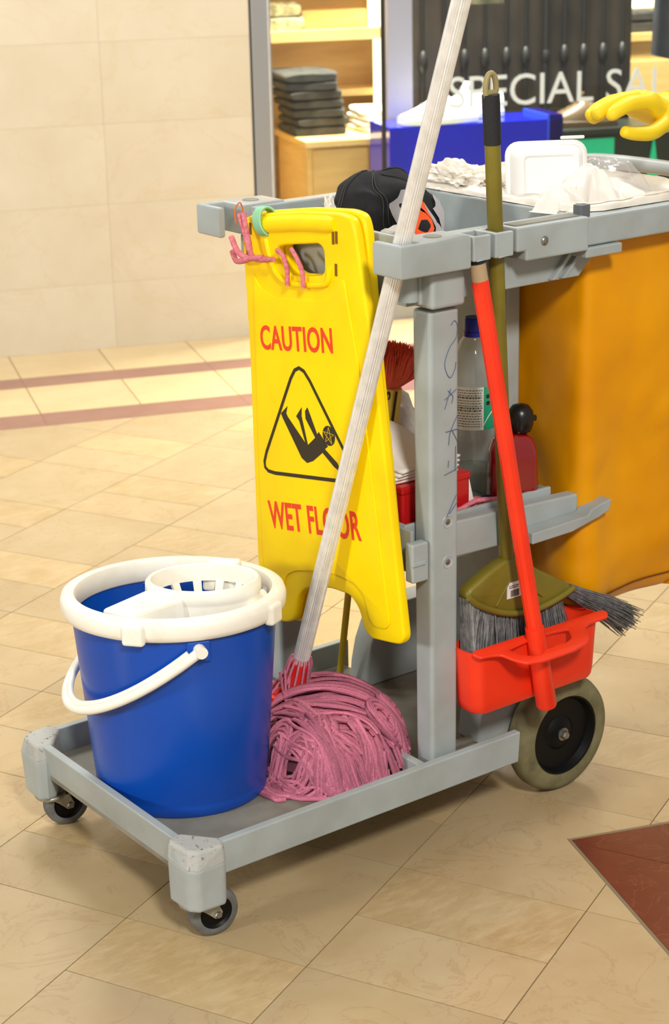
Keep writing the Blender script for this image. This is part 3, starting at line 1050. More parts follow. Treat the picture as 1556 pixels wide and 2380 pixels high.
def bumper(sy):
    """front corner block; sy=+1 near corner, -1 far corner (mirrored)"""
    def Y(y):
        return y if sy > 0 else WID - y
    ol = [(-0.008, 0.0), (0.004, -0.013), (0.050, -0.013), (0.058, 0.0), (0.058, 0.013), (0.020, 0.060), (0.006, 0.060), (-0.008, 0.052)]
    lo, mid, top = [], [], []
    mb = MB()
    n = len(ol)
    ring = []
    for (z, sh) in ((0.062, 0.004), (0.128, 0.0), (0.157, 0.010)):
        for (x, y) in ol:
            cx, cy = 0.03, 0.03
            f = sh / 0.05
            if x > 0.02 or y > 0.05:
                fx = 0.3 * f if x > 0.045 or y > 0.05 else f
            else:
                fx = f
            px_ = x + (cx - x) * fx
            py_ = y + (cy - y) * fx
            ring.append((px_, Y(py_), z))
    fs = [tuple(range(n)), tuple(range(3 * n - 1, 2 * n - 1, -1))]
    for k in range(2):
        for i in range(n):
            j = (i + 1) % n
            fs.append((k * n + i, k * n + j, (k + 1) * n + j, (k + 1) * n + i))
    mb.add(ring, fs)
    o = mb.build('corner_bumper', M_GREY, cart, smooth=0, bevel=0.006, segs=3)
    # scuffed cap
    mb = MB()
    ring = []
    for (z, s2) in ((0.1285, -0.0006), (0.1582, 0.0092)):
        for (x, y) in ol:
            f = s2 / 0.05
            fx = 0.3 * f if (x > 0.045 or y > 0.05) else f
            ring.append((x + (0.03 - x) * fx, Y(y + (0.03 - y) * fx), z))
    fs = [tuple(range(n)), tuple(range(2 * n - 1, n - 1, -1))]
    for i in range(n):
        j = (i + 1) % n
        fs.append((i, j, n + j, n + i))
    mb.add(ring, fs)
    mb.build('scuffed_cap', M_SCUFF, o, smooth=0, bevel=0.005, segs=3)


bumper(1)
bumper(-1)


def caster(x, y, ang):
    T = Matrix.Translation((x, y, 0)) @ Matrix.Rotation(ang, 4, 'Z')
    mb = MB()
    mb.lathe([(0.0, 0.0615), (0.024, 0.0615), (0.026, 0.058), (0.024, 0.054), (0.0, 0.054)], 20, T)
    for s in (-1, 1):
        pl = [(-0.012, 0.058), (0.026, 0.058), (0.034, 0.040), (0.032, 0.031), (0.022, 0.031), (0.006, 0.046)]
        mb.prism([(p[0], p[1]) for p in pl], s * 0.0175, s * 0.0145, 'y', T)
    fk = mb.build('caster', M_FORK, cart, smooth=35, bevel=0.001)
    W = T @ Matrix.Translation((0.026, 0, 0.0375)) @ Matrix.Rotation(PI / 2, 4, 'X')
    ty = MB()
    ty.lathe([(0.0255, -0.012), (0.0315, -0.0125), (0.036, -0.010), (0.0375, -0.006), (0.0375, 0.006), (0.036, 0.010), (0.0315, 0.0125), (0.0255, 0.012), (0.0255, -0.012)], 40, W)
    ty.build('tyre', M_RUBGREY, fk, smooth=40)
    hb = MB()
    hb.lathe([(0.0, -0.008), (0.021, -0.008), (0.0256, -0.0115), (0.0256, 0.0115), (0.021, 0.008), (0.0, 0.008)], 28, W)
    hb.build('hub', M_HUB, fk, smooth=35)
    bt = MB()
    bt.lathe([(0.0, -0.021), (0.005, -0.021), (0.0058, -0.0192), (0.0058, 0.0192), (0.005, 0.021), (0.0, 0.021)], 6, W)
    bt.build('axle_bolt', M_BOLT, fk, smooth=0)


caster(0.024, 0.030, math.radians(-6))
caster(0.024, WID - 0.030, math.radians(-6))

for k, (yy, sg) in enumerate(((0.052, -1), (WID - 0.052, 1))):
    W = Matrix.Translation((0.753, yy, 0.1005)) @ Matrix.Rotation(PI / 2 * -sg, 4, 'X')
    # local +z points to the outer side
    ty = MB()
    ty.lathe([(0.069, -0.018), (0.088, -0.020), (0.096, -0.016), (0.1, -0.008), (0.1005, 0.006), (0.097, 0.015), (0.090, 0.020), (0.078, 0.0225), (0.069, 0.0215), (0.069, -0.018)], 64, W)
    wh = ty.build('wheel', M_RUBOLIVE, cart, smooth=40)
    hb = MB()
    hb.lathe([(0.0, -0.018), (0.069, -0.018), (0.0695, 0.020), (0.066, 0.019), (0.060, 0.008), (0.03, 0.006), (0.022, 0.012), (0.014, 0.014), (0.0, 0.014)], 48, W)
    hub = hb.build('hub', M_HUB, wh, smooth=35)
    nb = MB()
    nb.lathe([(0.0, 0.0141), (0.011, 0.0141), (0.011, 0.0162), (0.0, 0.0162)], 20, W)
    nb.lathe([(0.0, 0.0163), (0.0075, 0.0163), (0.0075, 0.0225), (0.0055, 0.025), (0.0, 0.025)], 6, W)
    nb.build('axle_nut', M_BOLT, wh, smooth=0)
    ar = MB()
    y0, y1 = (0.0755, 0.125) if sg < 0 else (WID - 0.125, WID - 0.0755)
    pr = [(0.600, 0.1142), (0.603, 0.150), (0.612, 0.190), (0.626, 0.222), (0.645, 0.244), (0.668, 0.254), (0.800, 0.254), (0.800, 0.1142)]
    ar.prism(pr, y0, y1, 'y')
    ar.build('wheel_arch', M_GREY, cart, smooth=35, bevel=0.003)
    if sg < 0:
        continue
    fr = MB()
    y2, y3 = (0.012, 0.0755) if sg < 0 else (WID - 0.0755, WID - 0.012)
    fr.prism([(0.624, 0.1142), (0.634, 0.1142), (0.640, 0.150), (0.652, 0.186), (0.672, 0.212), (0.700, 0.223), (0.800, 0.223), (0.800, 0.233), (0.698, 0.233), (0.664, 0.222), (0.640, 0.19), (0.629, 0.152)], y2 + (0.04 if sg < 0 else 0), y3 - (0.04 if sg > 0 else 0), 'y')
    fr.build('mudguard', M_GREY, cart, smooth=35)
ax = MB()
ax.tube([(0.753, 0.071, 0.1005), (0.753, WID - 0.071, 0.1005)], 0.006, 10, cap=True)
ax.build('axle', M_BOLT, cart, smooth=40)


def post(y0, y1, bolts):
    mb = MB()
    mb.hexa([(0.462, y0, 0.114), (0.513, y0, 0.114), (0.513, y1, 0.114), (0.462, y1, 0.114)], [(0.460, y0 - 0.001, 0.857), (0.516, y0 - 0.001, 0.857), (0.516, y1, 0.857), (0.460, y1, 0.857)])
    p = mb.build('post', M_GREY, cart, smooth=0, bevel=0.006, segs=3)
    if bolts:
        for zz in (0.4685, 0.5325):
            T = Matrix.Translation((0.4935, y0 + 0.0006, zz)) @ Matrix.Rotation(PI / 2, 4, 'X')
            rg = MB()
            rg.lathe([(0.0065, 0.0), (0.0065, 0.001), (0.0095, 0.0022), (0.0115, 0.0)], 24, T)
            rg.build('bolt_recess', M_GREY, p, smooth=50)
            bt = MB()
            bt.lathe([(0.0, 0.0018), (0.004, 0.0018), (0.0062, 0.0), (0.0062, -0.001)], 20, T)
            bt.build('bolt', M_BOLT, p, smooth=40)
    return p


p1 = post(0.025, 0.065, True)
p2 = post(WID - 0.065, WID - 0.025, False)
# handwriting on the near post, S A K T I and slashes
pen = MB()
def pxz(u, v):
    return ((0.4935 + (u - 0.5) * 0.045), 0.0233, v)


strokes = [
    [(0.62, 0.832), (0.78, 0.838), (0.9, 0.828), (0.84, 0.812), (0.62, 0.802), (0.46, 0.79), (0.36, 0.776), (0.44, 0.762), (0.6, 0.754), (0.78, 0.764), (0.84, 0.776)],
    [(0.36, 0.722), (0.86, 0.735)], [(0.62, 0.737), (0.36, 0.708)], [(0.5, 0.735), (0.70, 0.725), (0.66, 0.715)],
    [(0.4, 0.673), (0.96, 0.674)], [(0.9, 0.695), (0.6, 0.672), (0.52, 0.652)], [(0.66, 0.674), (0.90, 0.655)],
    [(0.52, 0.628), (0.5, 0.618)], [(0.82, 0.648), (0.80, 0.610)], [(0.34, 0.607), (0.92, 0.613)],
    [(0.86, 0.572), (0.42, 0.540)], [(0.9, 0.561), (0.56, 0.545)]]
for st in strokes:
    pen.tube([pxz(*q) for q in crspline([(a, b) for a, b in [(s_[0], s_[1]) for s_ in st]], 5)] if len(st) > 2 else [pxz(*q) for q in st], 0.0006, 5)
pen.build('handwriting', M_PEN, p1, smooth=0)

rp = MB()
rp.box(0.748, 0.778, 0.180, 0.312, 0.1145, 0.86)
rp.build('rear_upright', M_GREY, cart, smooth=0, bevel=0.004)

# --- upper tray
ZT = 0.962
tr = MB()
tr.box(0.442, 0.750, 0.055, WID - 0.055, 0.862, 0.870)
tr.build('tray_floor', M_GREY, cart, smooth=0)
tr = MB()
tr.hexa([(0.450, 0.062, 0.862), (0.460, 0.062, 0.862), (0.460, WID - 0.062, 0.862), (0.450, WID - 0.062, 0.862)], [(0.440, 0.05, ZT), (0.450, 0.05, ZT), (0.450, WID - 0.05, ZT), (0.440, WID - 0.05, ZT)])
tr.build('tray_front', M_GREY, cart, smooth=0, bevel=0.003)
for far in (0, 1):
    def Y(y):
        return y if not far else WID - y
    mb = MB()
    mb.prism([(0.450, 0.866), (0.765, 0.866), (0.815, 0.915), (0.815, 0.945), (0.450, 0.945)], Y(0.035), Y(0.047), 'y')
    mb.build('tray_side', M_GREY, cart, smooth=0, bevel=0.002)
    mb = MB().box(0.440, 0.772, min(Y(0.030), Y(0.058)), max(Y(0.030), Y(0.058)), 0.945, ZT)
    mb.build('tray_rim', M_GREY, cart, smooth=0, bevel=0.003)
mb = MB().box(0.750, 0.760, 0.058, WID - 0.058, 0.862, ZT)
mb.build('tray_partition', M_GREY, cart, smooth=0, bevel=0.003)
# diagonal ribs under the near rim
for x in (0.700, 0.722):
    mb = MB()
    mb.prism([(x, 0.870), (x + 0.008, 0.870), (x + 0.062, 0.926), (x + 0.054, 0.926)], 0.026, 0.035, 'y')
    mb.build('rib', M_GREY, cart, smooth=0)
# corner blocks: near one with a well for the mop pole, far one seen as a hook
for far in (0, 1):
    def Y(y):
        return y if not far else WID - y

    def ybox(mb, x0, x1, y0, y1, z0, z1):
        a, b = Y(y0), Y(y1)
        mb.box(x0, x1, min(a, b), max(a, b), z0, z1)
    mb = MB()
    # outline with a U shaped well around the pole
    ol = [(0.380, -0.012), (0.506, -0.012), (0.506, 0.052), (0.424, 0.052), (0.424, 0.0), (0.390, 0.0), (0.390, 0.052), (0.380, 0.052)]
    if far:
        ol = [(x, WID - y) for x, y in ol][::-1]
    if far:
        mb.plate([ol], 0.048, 0.004, Matrix.Translation((0, 0, ZT - 0.044)))
    else:
        mb.plate([ol], 0.048, 0.004, Matrix.Translation((0, 0, ZT - 0.044)))
    cb = mb.build('corner_block', M_GREY, cart, smooth=35)
    mb = MB()
    ybox(mb, 0.455, 0.518, 0.012, 0.068, 0.861, ZT - 0.046)
    mb.build('post_socket', M_GREY, cart, smooth=0, bevel=0.006, segs=3)
    mb = MB()
    mb.lathe([(0.013, 0.872), (0.015, 0.872), (0.015, ZT - 0.046), (0.0, ZT - 0.046)], 20, Matrix.Translation((0.440, Y(0.048), 0)))
    mb.build('round_lug', M_GREY, cart, smooth=40)
    mb = MB()
    mb.lathe([(0.0, 0.0), (0.011, 0.0), (0.0125, 0.001), (0.0135, 0.0)], 24, Matrix.Translation((0.462, Y(0.020), ZT + 0.0042)))
    mb.build('plug', M_GREYD, cb, smooth=40)


def clip_part(x0, x1):
    mb = MB()
    mb.box(x0, x0 + 0.007, -0.016, 0.034, 0.928, ZT + 0.002)
    mb.box(x0 + 0.007, x1 - 0.004, -0.016, -0.008, 0.928, ZT + 0.002)
    mb.box(x0 + 0.007, x1, 0.026, 0.034, 0.928, ZT + 0.002)
    mb.build('tool_clip', M_GREY, cart, smooth=0, bevel=0.002)


clip_part(0.508, 0.545)
clip_part(0.549, 0.588)
# clamp block with a bolt
mb = MB()
ol = [(0.594, ZT + 0.004), (0.594, 0.930), (0.612, 0.930), (0.612, 0.915), (0.738, 0.915), (0.738, ZT + 0.004)]
mb.prism(ol, -0.012, 0.034, 'y')
cb = mb.build('clamp_block', M_GREY, cart, smooth=0, bevel=0.003)
T = Matrix.Translation((0.648, -0.0125, 0.941)) @ Matrix.Rotation(PI / 2, 4, 'X')
mb = MB()
mb.lathe([(0.0, 0.003), (0.004, 0.003), (0.0065, 0.001), (0.007, 0.0)], 18, T)
mb.build('bolt', M_BOLT, cb, smooth=50)
mb = MB().box(0.60, 0.73, 0.0, 0.024, ZT + 0.0035, ZT + 0.0055)
mb.build('top_plate', M_GREYD, cb, smooth=0)
# bag frame
for far in (0, 1):
    def Y(y):
        return y if not far else WID - y
    mb = MB()
    a, b = Y(0.002), Y(0.034)
    mb.box(0.739, 1.075, min(a, b), max(a, b), 0.918, ZT)
    fr = mb.build('frame_rail', M_GREY, cart, smooth=0, bevel=0.003)
    mb = MB()
    a, b = Y(-0.006), Y(0.030)
    mb.box(0.739, 0.815, min(a, b), max(a, b), 0.902, 0.917)
    mb.build('frame_bracket', M_GREY, cart, smooth=0, bevel=0.002)
mb = MB().box(1.045, 1.075, 0.0345, WID - 0.0345, 0.918, ZT)
mb.build('frame_rail', M_GREY, cart, smooth=0, bevel=0.003)
mb = MB()
mb.prism(rrect(0.735, 0.757, 0.004, 0.022, 0.004), ZT + 0.0001, ZT + 0.018, 'z')
mb.build('frame_knob', mat('dark_grey_knob', (96, 100, 104), 0.5), cart, smooth=35)
# push handle at the rear end, beyond the picture
mb = MB()
mb.tube(crspline([(1.07, 0.05, 0.94), (1.13, 0.05, 0.955), (1.165, 0.08, 0.965), (1.17, 0.247, 0.968), (1.165, WID - 0.08, 0.965), (1.13, WID - 0.05, 0.955), (1.07, WID - 0.05, 0.94)], 6), 0.013, 12)
mb.build('push_handle', M_GREY, cart, smooth=50)

# --- middle shelf
sh = MB().box(0.455, 0.745, 0.045, WID - 0.045, 0.462, 0.472)
sh.build('shelf_floor', M_GREYD, cart, smooth=0)
for far in (0, 1):
    def Y(y):
        return y if not far else WID - y
    mb = MB()
    mb.prism([(0.452, 0.456), (0.640, 0.456), (0.745, 0.472), (0.745, 0.525), (0.452, 0.525)], Y(0.067), Y(0.075), 'y')
    mb.build('shelf_side', M_GREY, cart, smooth=0, bevel=0.002)
    mb = MB()
    mb.prism([(0.517, 0.464), (0.655, 0.461), (0.750, 0.463), (0.780, 0.470), (0.780, 0.512), (0.517, 0.522)], Y(0.042), Y(0.0665), 'y')
    mb.build('shelf_arm', M_GREY, cart, smooth=0, bevel=0.003)
    mb = MB()
    mb.prism([(0.655, 0.462), (0.740, 0.464), (0.800, 0.476), (0.822, 0.483), (0.826, 0.501), (0.800, 0.497), (0.782, 0.492), (0.775, 0.484), (0.655, 0.480)], Y(0.012), Y(0.0415), 'y')
    mb.build('shelf_arm_tip', M_GREY, cart, smooth=0, bevel=0.002)
mb = MB().box(0.445, 0.453, 0.067, WID - 0.067, 0.456, 0.525)
mb.build('shelf_front', M_GREY, cart, smooth=0, bevel=0.002)
mb = MB().box(0.746, 0.7475, 0.0755, WID - 0.0755, 0.4725, 0.520)
mb.build('shelf_rear', M_GREY, cart, smooth=0)
# sign clip beside the post
mb = MB()
mb.box(0.4395, 0.4445, 0.045, 0.115, 0.455, 0.524)
mb.box(0.428, 0.4592, 0.028, 0.046, 0.447, 0.508)
c_ = mb.build('sign_clip', M_GREY, cart, smooth=0, bevel=0.003)
MB().box(0.4275, 0.452, 0.0255, 0.0279, 0.474, 0.481).build('ridge', M_GREY, c_, smooth=0, bevel=0.001)

# ------------------------------------------------------------------ yellow bag and its liner
bag = empty('waste_bag', (0.90, 0.247, 0.29), 'amber yellow vinyl waste bag hanging from the cart frame', 'bag')
X0, X1, Y0, Y1 = 0.790, 1.036, 0.044, WID - 0.044
per = rrect(X0, X1, Y0, Y1, 0.010, 3)
pts = []
L = []
tot = 0
for i in range(len(per)):
    a, b = Vector(per[i]), Vector(per[(i + 1) % len(per)])
    L.append((tot, a, b, (b - a).length))
    tot += (b - a).length
ctr = Vector(((X0 + X1) / 2, (Y0 + Y1) / 2))


def per_at(t):
    d = (t % 1.0) * tot
    for (s0, a, b, l) in L:
        if d <= s0 + l + 1e-9:
            p = a + (b - a) * ((d - s0) / max(l, 1e-9))
            tn = (b - a).normalized()
            return p, Vector((tn.y, -tn.x))
    return L[-1][2], Vector((1, 0))


def bagfn(u, v):
    p, nr = per_at(u)
    z = 0.955 - 0.665 * v
    drop = v
    am = 0.005 + 0.017 * min(1, v * 1.6)
    ph = u * tot
    f = am * (0.18 * math.sin(ph * 21 + 1.2 * v) + 0.8 * noise.noise(Vector((ph * 7, v * 1.3, 3.3))) + 0.8 * noise.noise(Vector((ph * 3.5 + v * 3, v * 4, 9.3))) + 0.35 * abs(noise.noise(Vector((ph * 10 + v * 5, v * 5 - ph * 6, 5.1)))))
    f += 0.004 * math.sin(PI * min(1, v))
    inward = 0.0
    if v > 0.94:
        k = (v - 0.94) / 0.06
        inward = 0.020 * k * k
    q = p + nr * (f - inward)
    zz = z
    if v > 0.82:
        zz += 0.010 * (v - 0.82) / 0.18 * math.sin(ph * 9 + 0.6)
    return (q.x, q.y, zz)


mb = MB()
NU, NV = 150, 60
mb.grid(bagfn, NU, NV, cu=True)
base = len(mb.v)
rim = [i * (NV + 1) + NV for i in range(NU)]
mb.v.append((ctr.x, ctr.y, 0.285))
for i in range(NU):
    mb.f.append((rim[i], rim[(i + 1) % NU], base))
o = mb.build('bag_body', M_BAG, bag, smooth=70)
sm = MB()
sm.tube([Vector(bagfn(i / 200, 0.955)) + Vector((0, 0, 0)) + Vector((per_at(i / 200)[1].x, per_at(i / 200)[1].y, 0)) * 0.0015 for i in range(200)], 0.0013, 5, closed=True)
sm.build('bottom_seam', M_SEAM, bag, smooth=60)

# white liner folded over the frame
ln = MB()
per2 = (0.736, 1.050, -0.004, WID + 0.004)


def linerfn(u, v):
    # v 0: outer edge over the rail, 1: deep inside the bag
    p, nr = per_at(u)
    prof = [(0.040, 0.948), (0.042, 0.965), (0.034, 0.972), (0.014, 0.974), (-0.012, 0.972), (-0.03, 0.955), (-0.045, 0.92)]
    x = v * (len(prof) - 1)
    i = min(int(x), len(prof) - 2)
    t = x - i
    d = prof[i][0] * (1 - t) + prof[i + 1][0] * t
    z = prof[i][1] * (1 - t) + prof[i + 1][1] * t
    ph = u * tot
    nz = noise.noise(Vector((ph * 22, v * 3, 1.7))) + 0.6 * noise.noise(Vector((ph * 60, v * 6, 4.1)))
    d0 = d
    if p.y < 0.06 and d > 0.02:
        d = d * 0.55
    if p.x < 0.80 and d > 0.02:
        d = d * 0.9
    q = p + nr * (d + 0.003 * nz)
    return (q.x, q.y, max(z + 0.006 * nz * (0.3 + 0.7 * v), 0.9625 + 0.001 * (1 + nz) if d0 > -0.02 else 0))


ln.grid(linerfn, 160, 14, cu=True)
o = ln.build('bin_liner', M_LINER, smooth=50)
tag(o, 'white plastic liner folded over the rim of the waste bag', 'liner')


# ------------------------------------------------------------------ rubbish in the bag
def crumple(name, c, size, material, label, cat, seed, amp=0.5, freq=2.2, sub=4, smooth=25, spikes=0.5, minz=None):
    bm = bmesh.new()
    bmesh.ops.create_icosphere(bm, subdivisions=sub, radius=1.0)
    vs = []
    for v in bm.verts:
        d = v.co.normalized()
        q = d * freq + Vector((seed, seed * 1.7, seed * 0.3))
        f = 1 - abs(noise.noise(q)) * 2.0
        f2 = 1 - abs(noise.noise(q * 2.3)) * 2.0
        r = 1 - amp * 0.5 + amp * (0.65 * f + 0.35 * f2) * 0.8
        if d.z > 0:
            r *= 1 + spikes * d.z * noise.noise(d * 1.7 + Vector((seed * 2, 0, 0)))
        p = d * r
        z = c[2] + p.z * size[2]
        if minz is not None:
            z = max(z, minz)
        vs.append((c[0] + p.x * size[0], c[1] + p.y * size[1], z))
    fs = [tuple(v.index for v in f.verts) for f in bm.faces]
    bm.free()
    mb = MB()
    mb.add(vs, fs)
    o = mb.build(name, material, smooth=smooth)
    return tag(o, label, cat)


# foam takeaway box standing open
fb = empty('takeout_box', (0.80, 0.19, 0.93), 'white foam takeaway box standing on edge in the rubbish', 'box')
dirx = Vector((0.86, -0.50, 0.0)).normalized()
up = Vector((0.10, 0.14, 0.98)).normalized()
nr = dirx.cross(up).normalized()
up = nr.cross(dirx).normalized()
T = Matrix.Identity(4)
for i in range(3):
    T[i][0] = dirx[i]
    T[i][1] = up[i]
    T[i][2] = nr[i]
T.translation = Vector((0.765, 0.20, 0.925))
mb = MB()
outer = rrect(0, 0.132, 0.0, 0.128, 0.022, 5)


def ring_plate(mb, o, i, z0, z1, T):
    n = len(o)
    mb.add([(p[0], p[1], z0) for p in o] + [(p[0], p[1], z1) for p in i], [(k, (k + 1) % n, n + (k + 1) % n, n + k) for k in range(n)], T)


def shr(x):
    return rrect(x, 0.132 - x, x, 0.128 - x, max(0.022 - x * 0.6, 0.006), 5)


for a, b, z0, z1 in ((0.0, 0.007, 0.0, 0.0), (0.007, 0.012, 0.0, 0.018), (0.012, 0.020, 0.018, 0.026), (0.020, 0.024, 0.026, 0.026), (0.024, 0.027, 0.026, 0.023)):
    ring_plate(mb, shr(a), shr(b), z0, z1, T)
i_ = shr(0.027)
mb.add([(p[0], p[1], 0.023) for p in i_], [tuple(range(len(i_)))], T)
o = mb.build('lid', M_FOAM, fb, smooth=40)
md = o.modifiers.new('thick', 'SOLIDIFY')
md.thickness = 0.003
mb = MB()
mb.box(0.09, 0.128, 0.129, 0.134, -0.006, 0.004, T)
mb.build('closing_tab', M_FOAM, fb, smooth=0, bevel=0.002)

def draped(name, c, R, H, pleats, material, label, cat, seed, lean=(0, 0), power=1.2, rough=0.25, zmin=0.958):
    """a sheet pulled up to a soft peak with pleats running down"""
    mb = MB()
    rn = random.Random(seed)
    ph = [rn.uniform(0, 6.3) for _ in range(4)]

    def fn(u, v):
        a = 2 * PI * u
        pl = math.sin(pleats * a + ph[0]) * 0.5 + math.sin((pleats + 3) * a + ph[1]) * 0.3 + math.sin(2 * a + ph[2]) * 0.4
        r = R * (0.10 + 0.90 * v) * (1 + rough * 1.6 * pl * (0.35 + 0.65 * v))
        q = Vector((math.cos(a) * v * 2.2 + seed, math.sin(a) * v * 2.2, v))
        z = H * (1 - v ** power) + 0.12 * H * noise.noise(q * 1.8) + 0.10 * H * abs(pl) * math.sin(PI * v)
        if v < 0.08:
            z -= 0.06 * H
        x = c[0] + r * math.cos(a) + lean[0] * (1 - v)
        y = c[1] + r * math.sin(a) + lean[1] * (1 - v)
        return (x, y, max(c[2] + z, zmin + 0.004 * pl))
    mb.grid(fn, 90, 22, cu=True)
    mb.f.append(tuple(i * 23 for i in range(89, -1, -1)))
    o = mb.build(name, material, smooth=35)
    md = o.modifiers.new('thick', 'SOLIDIFY')
    md.thickness = 0.0006
    if material is M_CLEAR:
        o.modifiers.remove(md)
    return tag(o, label, cat)


draped('crumpled_tissue', (0.850, 0.115, 0.955), 0.046, 0.060, 5, M_TISSUE, 'tall crumpled white tissue in the middle of the rubbish', 'tissue', 3, (0.012, -0.004), 1.7, 0.28)
draped('crumpled_tissue', (0.788, 0.098, 0.955), 0.046, 0.042, 6, M_TISSUE, 'low crumpled white tissue leaning on the takeaway box', 'tissue', 8, (-0.012, 0.0), 1.5, 0.3)
draped('crumpled_tissue', (0.915, 0.120, 0.953), 0.055, 0.034, 7, M_TISSUE, 'flat torn white tissue under the clear film', 'tissue', 12, (0.0, 0.0), 1.4, 0.3)
draped('clear_film', (0.965, 0.190, 0.953), 0.070, 0.056, 5, M_CLEAR, 'crumpled clear plastic film at the end of the rubbish', 'plastic film', 21, (0.0, 0.0), 2.4, 0.14)
crumple('plastic_bag', (0.80, 0.36, 0.970), (0.045, 0.09, 0.030), M_LINER, 'crumpled white plastic bag at the far side of the rubbish', 'plastic bag', 31.9, 0.7, 2.6, 5, 22, 0.3)

# ------------------------------------------------------------------ things in the upper tray
# black denim cap with embroidery
capr = empty('baseball_cap', (0.555, 0.235, 0.871), 'black denim cap with orange and grey embroidery in the top tray', 'cap')
CD = Vector((0.80, -0.60, 0)).normalized()     # along the picture's horizontal
CE = Vector((0.60, 0.80, 0)).normalized()


def capfn(u, v, off=0.0):
    """u around, v from rim 0 to crown 1"""
    a = 2 * PI * u
    t = v * PI / 2
    r = math.cos(t) ** 0.75
    pan = 1 + 0.025 * math.cos(6 * a)
    x = 0.096 * r * math.cos(a) * pan
    y = 0.080 * r * math.sin(a) * pan
    z = 0.155 * math.sin(t) ** 0.9
    x += -0.022 * math.sin(t) ** 2
    nz = noise.noise(Vector((x * 22, y * 22, z * 22)))
    z += 0.016 * nz
    x += 0.012 * nz
    p = Vector((0.555, 0.235, 0.872)) + CD * x + CE * y + Vector((0, 0, z))
    if off:
        d = (CD * math.cos(a) * math.cos(t) + CE * math.sin(a) * math.cos(t) + Vector((0, 0, math.sin(t)))).normalized()
        p = p + d * off
    return p


mb = MB()
mb.grid(lambda u, v: capfn(u, v), 60, 24, cu=True)
mb.build('crown', M_DENIM, capr, smooth=60)
mb = MB()
for k in range(6):
    for d in (-0.008, 0.008):
        mb.tube([capfn((k + 0.5) / 6 + d, v, 0.0012) for v in np.linspace(0.05, 0.95, 18)], 0.0008, 4)
mb.build('stitching', M_STITCH, capr, smooth=0)


def patch(uc, vc, poly, off):
    mb = MB()
    mb.plate([poly], 0.0, 0)
    vs = [capfn(uc + p[0], vc + p[1], off) for p in mb.v]
    m2 = MB()
    m2.add(vs, mb.f)
    return m2


def blob(r1, r2, n=18, w=0.3, ph=0.0):
    return [(r1 * math.cos(2 * PI * k / n) * (1 + w * math.sin(3 * 2 * PI * k / n + ph)), r2 * math.sin(2 * PI * k / n) * (1 + w * math.sin(2 * 2 * PI * k / n + ph))) for k in range(n)]


for uc, vc, r1, r2, w, ph, m_, nm in ((0.80, 0.40, 0.035, 0.17, 0.35, 0.4, M_GREY_E, 'grey_motif'), (0.835, 0.33, 0.034, 0.15, 0.45, 1.7, M_ORANGE_E, 'orange_motif'),
                                 (0.93, 0.28, 0.040, 0.18, 0.5, 2.9, M_GREY_E, 'grey_motif'), (0.885, 0.5, 0.026, 0.12, 0.4, 4.1, M_ORANGE_E, 'orange_motif'),
                                 (0.98, 0.36, 0.02, 0.16, 0.5, 0.9, M_GREY_E, 'grey_motif')):
    patch(uc, vc, blob(r1, r2, 20, w, ph), 0.003 + 0.001 * ph * 0.2).build(nm, m_, capr, smooth=60)
mb = MB()


def brim(u, v):
    a = PI * (u - 0.5) * 1.1 + 0.25
    r = 0.085 + 0.012 * v
    return Vector((0.555, 0.235, 0.90 - 0.02 * v)) + CD * (r * math.cos(a) + 0.012 * v) + CE * (0.9 * r * math.sin(a))


mb.grid(brim, 16, 3)
o = mb.build('brim', M_DENIM, capr, smooth=60)
o.modifiers.new('thick', 'SOLIDIFY').thickness = 0.004

crumple('cleaning_rag', (0.497, 0.140, 0.915), (0.034, 0.05, 0.046), M_RAG, 'white fluffy rag at the front of the top tray', 'rag', 5.5, 0.35, 1.6, 4, 60, 0.2, 0.871)
crumple('crumpled_tissue', (0.472, 0.275, 0.965), (0.010, 0.012, 0.026), M_TISSUE, 'small scrap of white tissue left of the denim cap', 'tissue', 9.2, 0.9, 1.7, 4, 18, 0.5)
crumple('cleaning_rag', (0.485, 0.255, 0.905), (0.025, 0.04, 0.035), M_RAG, 'white cloth tucked behind the sign handle in the tray', 'rag', 15.5, 0.4, 1.6, 4, 60, 0.2, 0.871)

# ------------------------------------------------------------------ wet floor sign
XS = 0.402
SG = Matrix(((0, 0, -1, XS), (-1, 0, 0, 0), (0, 1, 0, 0), (0, 0, 0, 1)))   # local (-y, z) plane, +z -> -X


def sg(pts):
    return [(-p[0], p[1]) for p in pts]


sign = empty('wet_floor_sign', (0.42, 0.22, 0.30), 'yellow folding caution wet floor sign hung on the cart front', 'sign')
outl = [(0.413, 0.930), (0.4085, 0.950), (0.385, 0.960), (0.253, 0.9805), (0.157, 0.989), (0.130, 0.985), (0.121, 0.965), (0.081, 0.777), (0.018, 0.370), (0.027, 0.357), (0.045, 0.353),
        (0.100, 0.344), (0.116, 0.354), (0.129, 0.385), (0.150, 0.400), (0.199, 0.397), (0.245, 0.386), (0.275, 0.372), (0.290, 0.354), (0.300, 0.313), (0.325, 0.300), (0.378, 0.292), (0.392, 0.301), (0.402, 0.389), (0.404, 0.752)]


def soft(p, r):
    """round the corners of a polygon slightly"""
    out = []
    n = len(p)
    for i in range(n):
        a, b, c = Vector(p[i - 1]), Vector(p[i]), Vector(p[(i + 1) % n])
        d1 = (a - b)
        d2 = (c - b)
        l = min(r, d1.length * 0.45, d2.length * 0.45)
        s = b + d1.normalized() * l
        e = b + d2.normalized() * l
        for t in (0, 0.25, 0.5, 0.75, 1):
            out.append(s * (1 - t) ** 2 + b * 2 * t * (1 - t) + e * t * t)
    return out


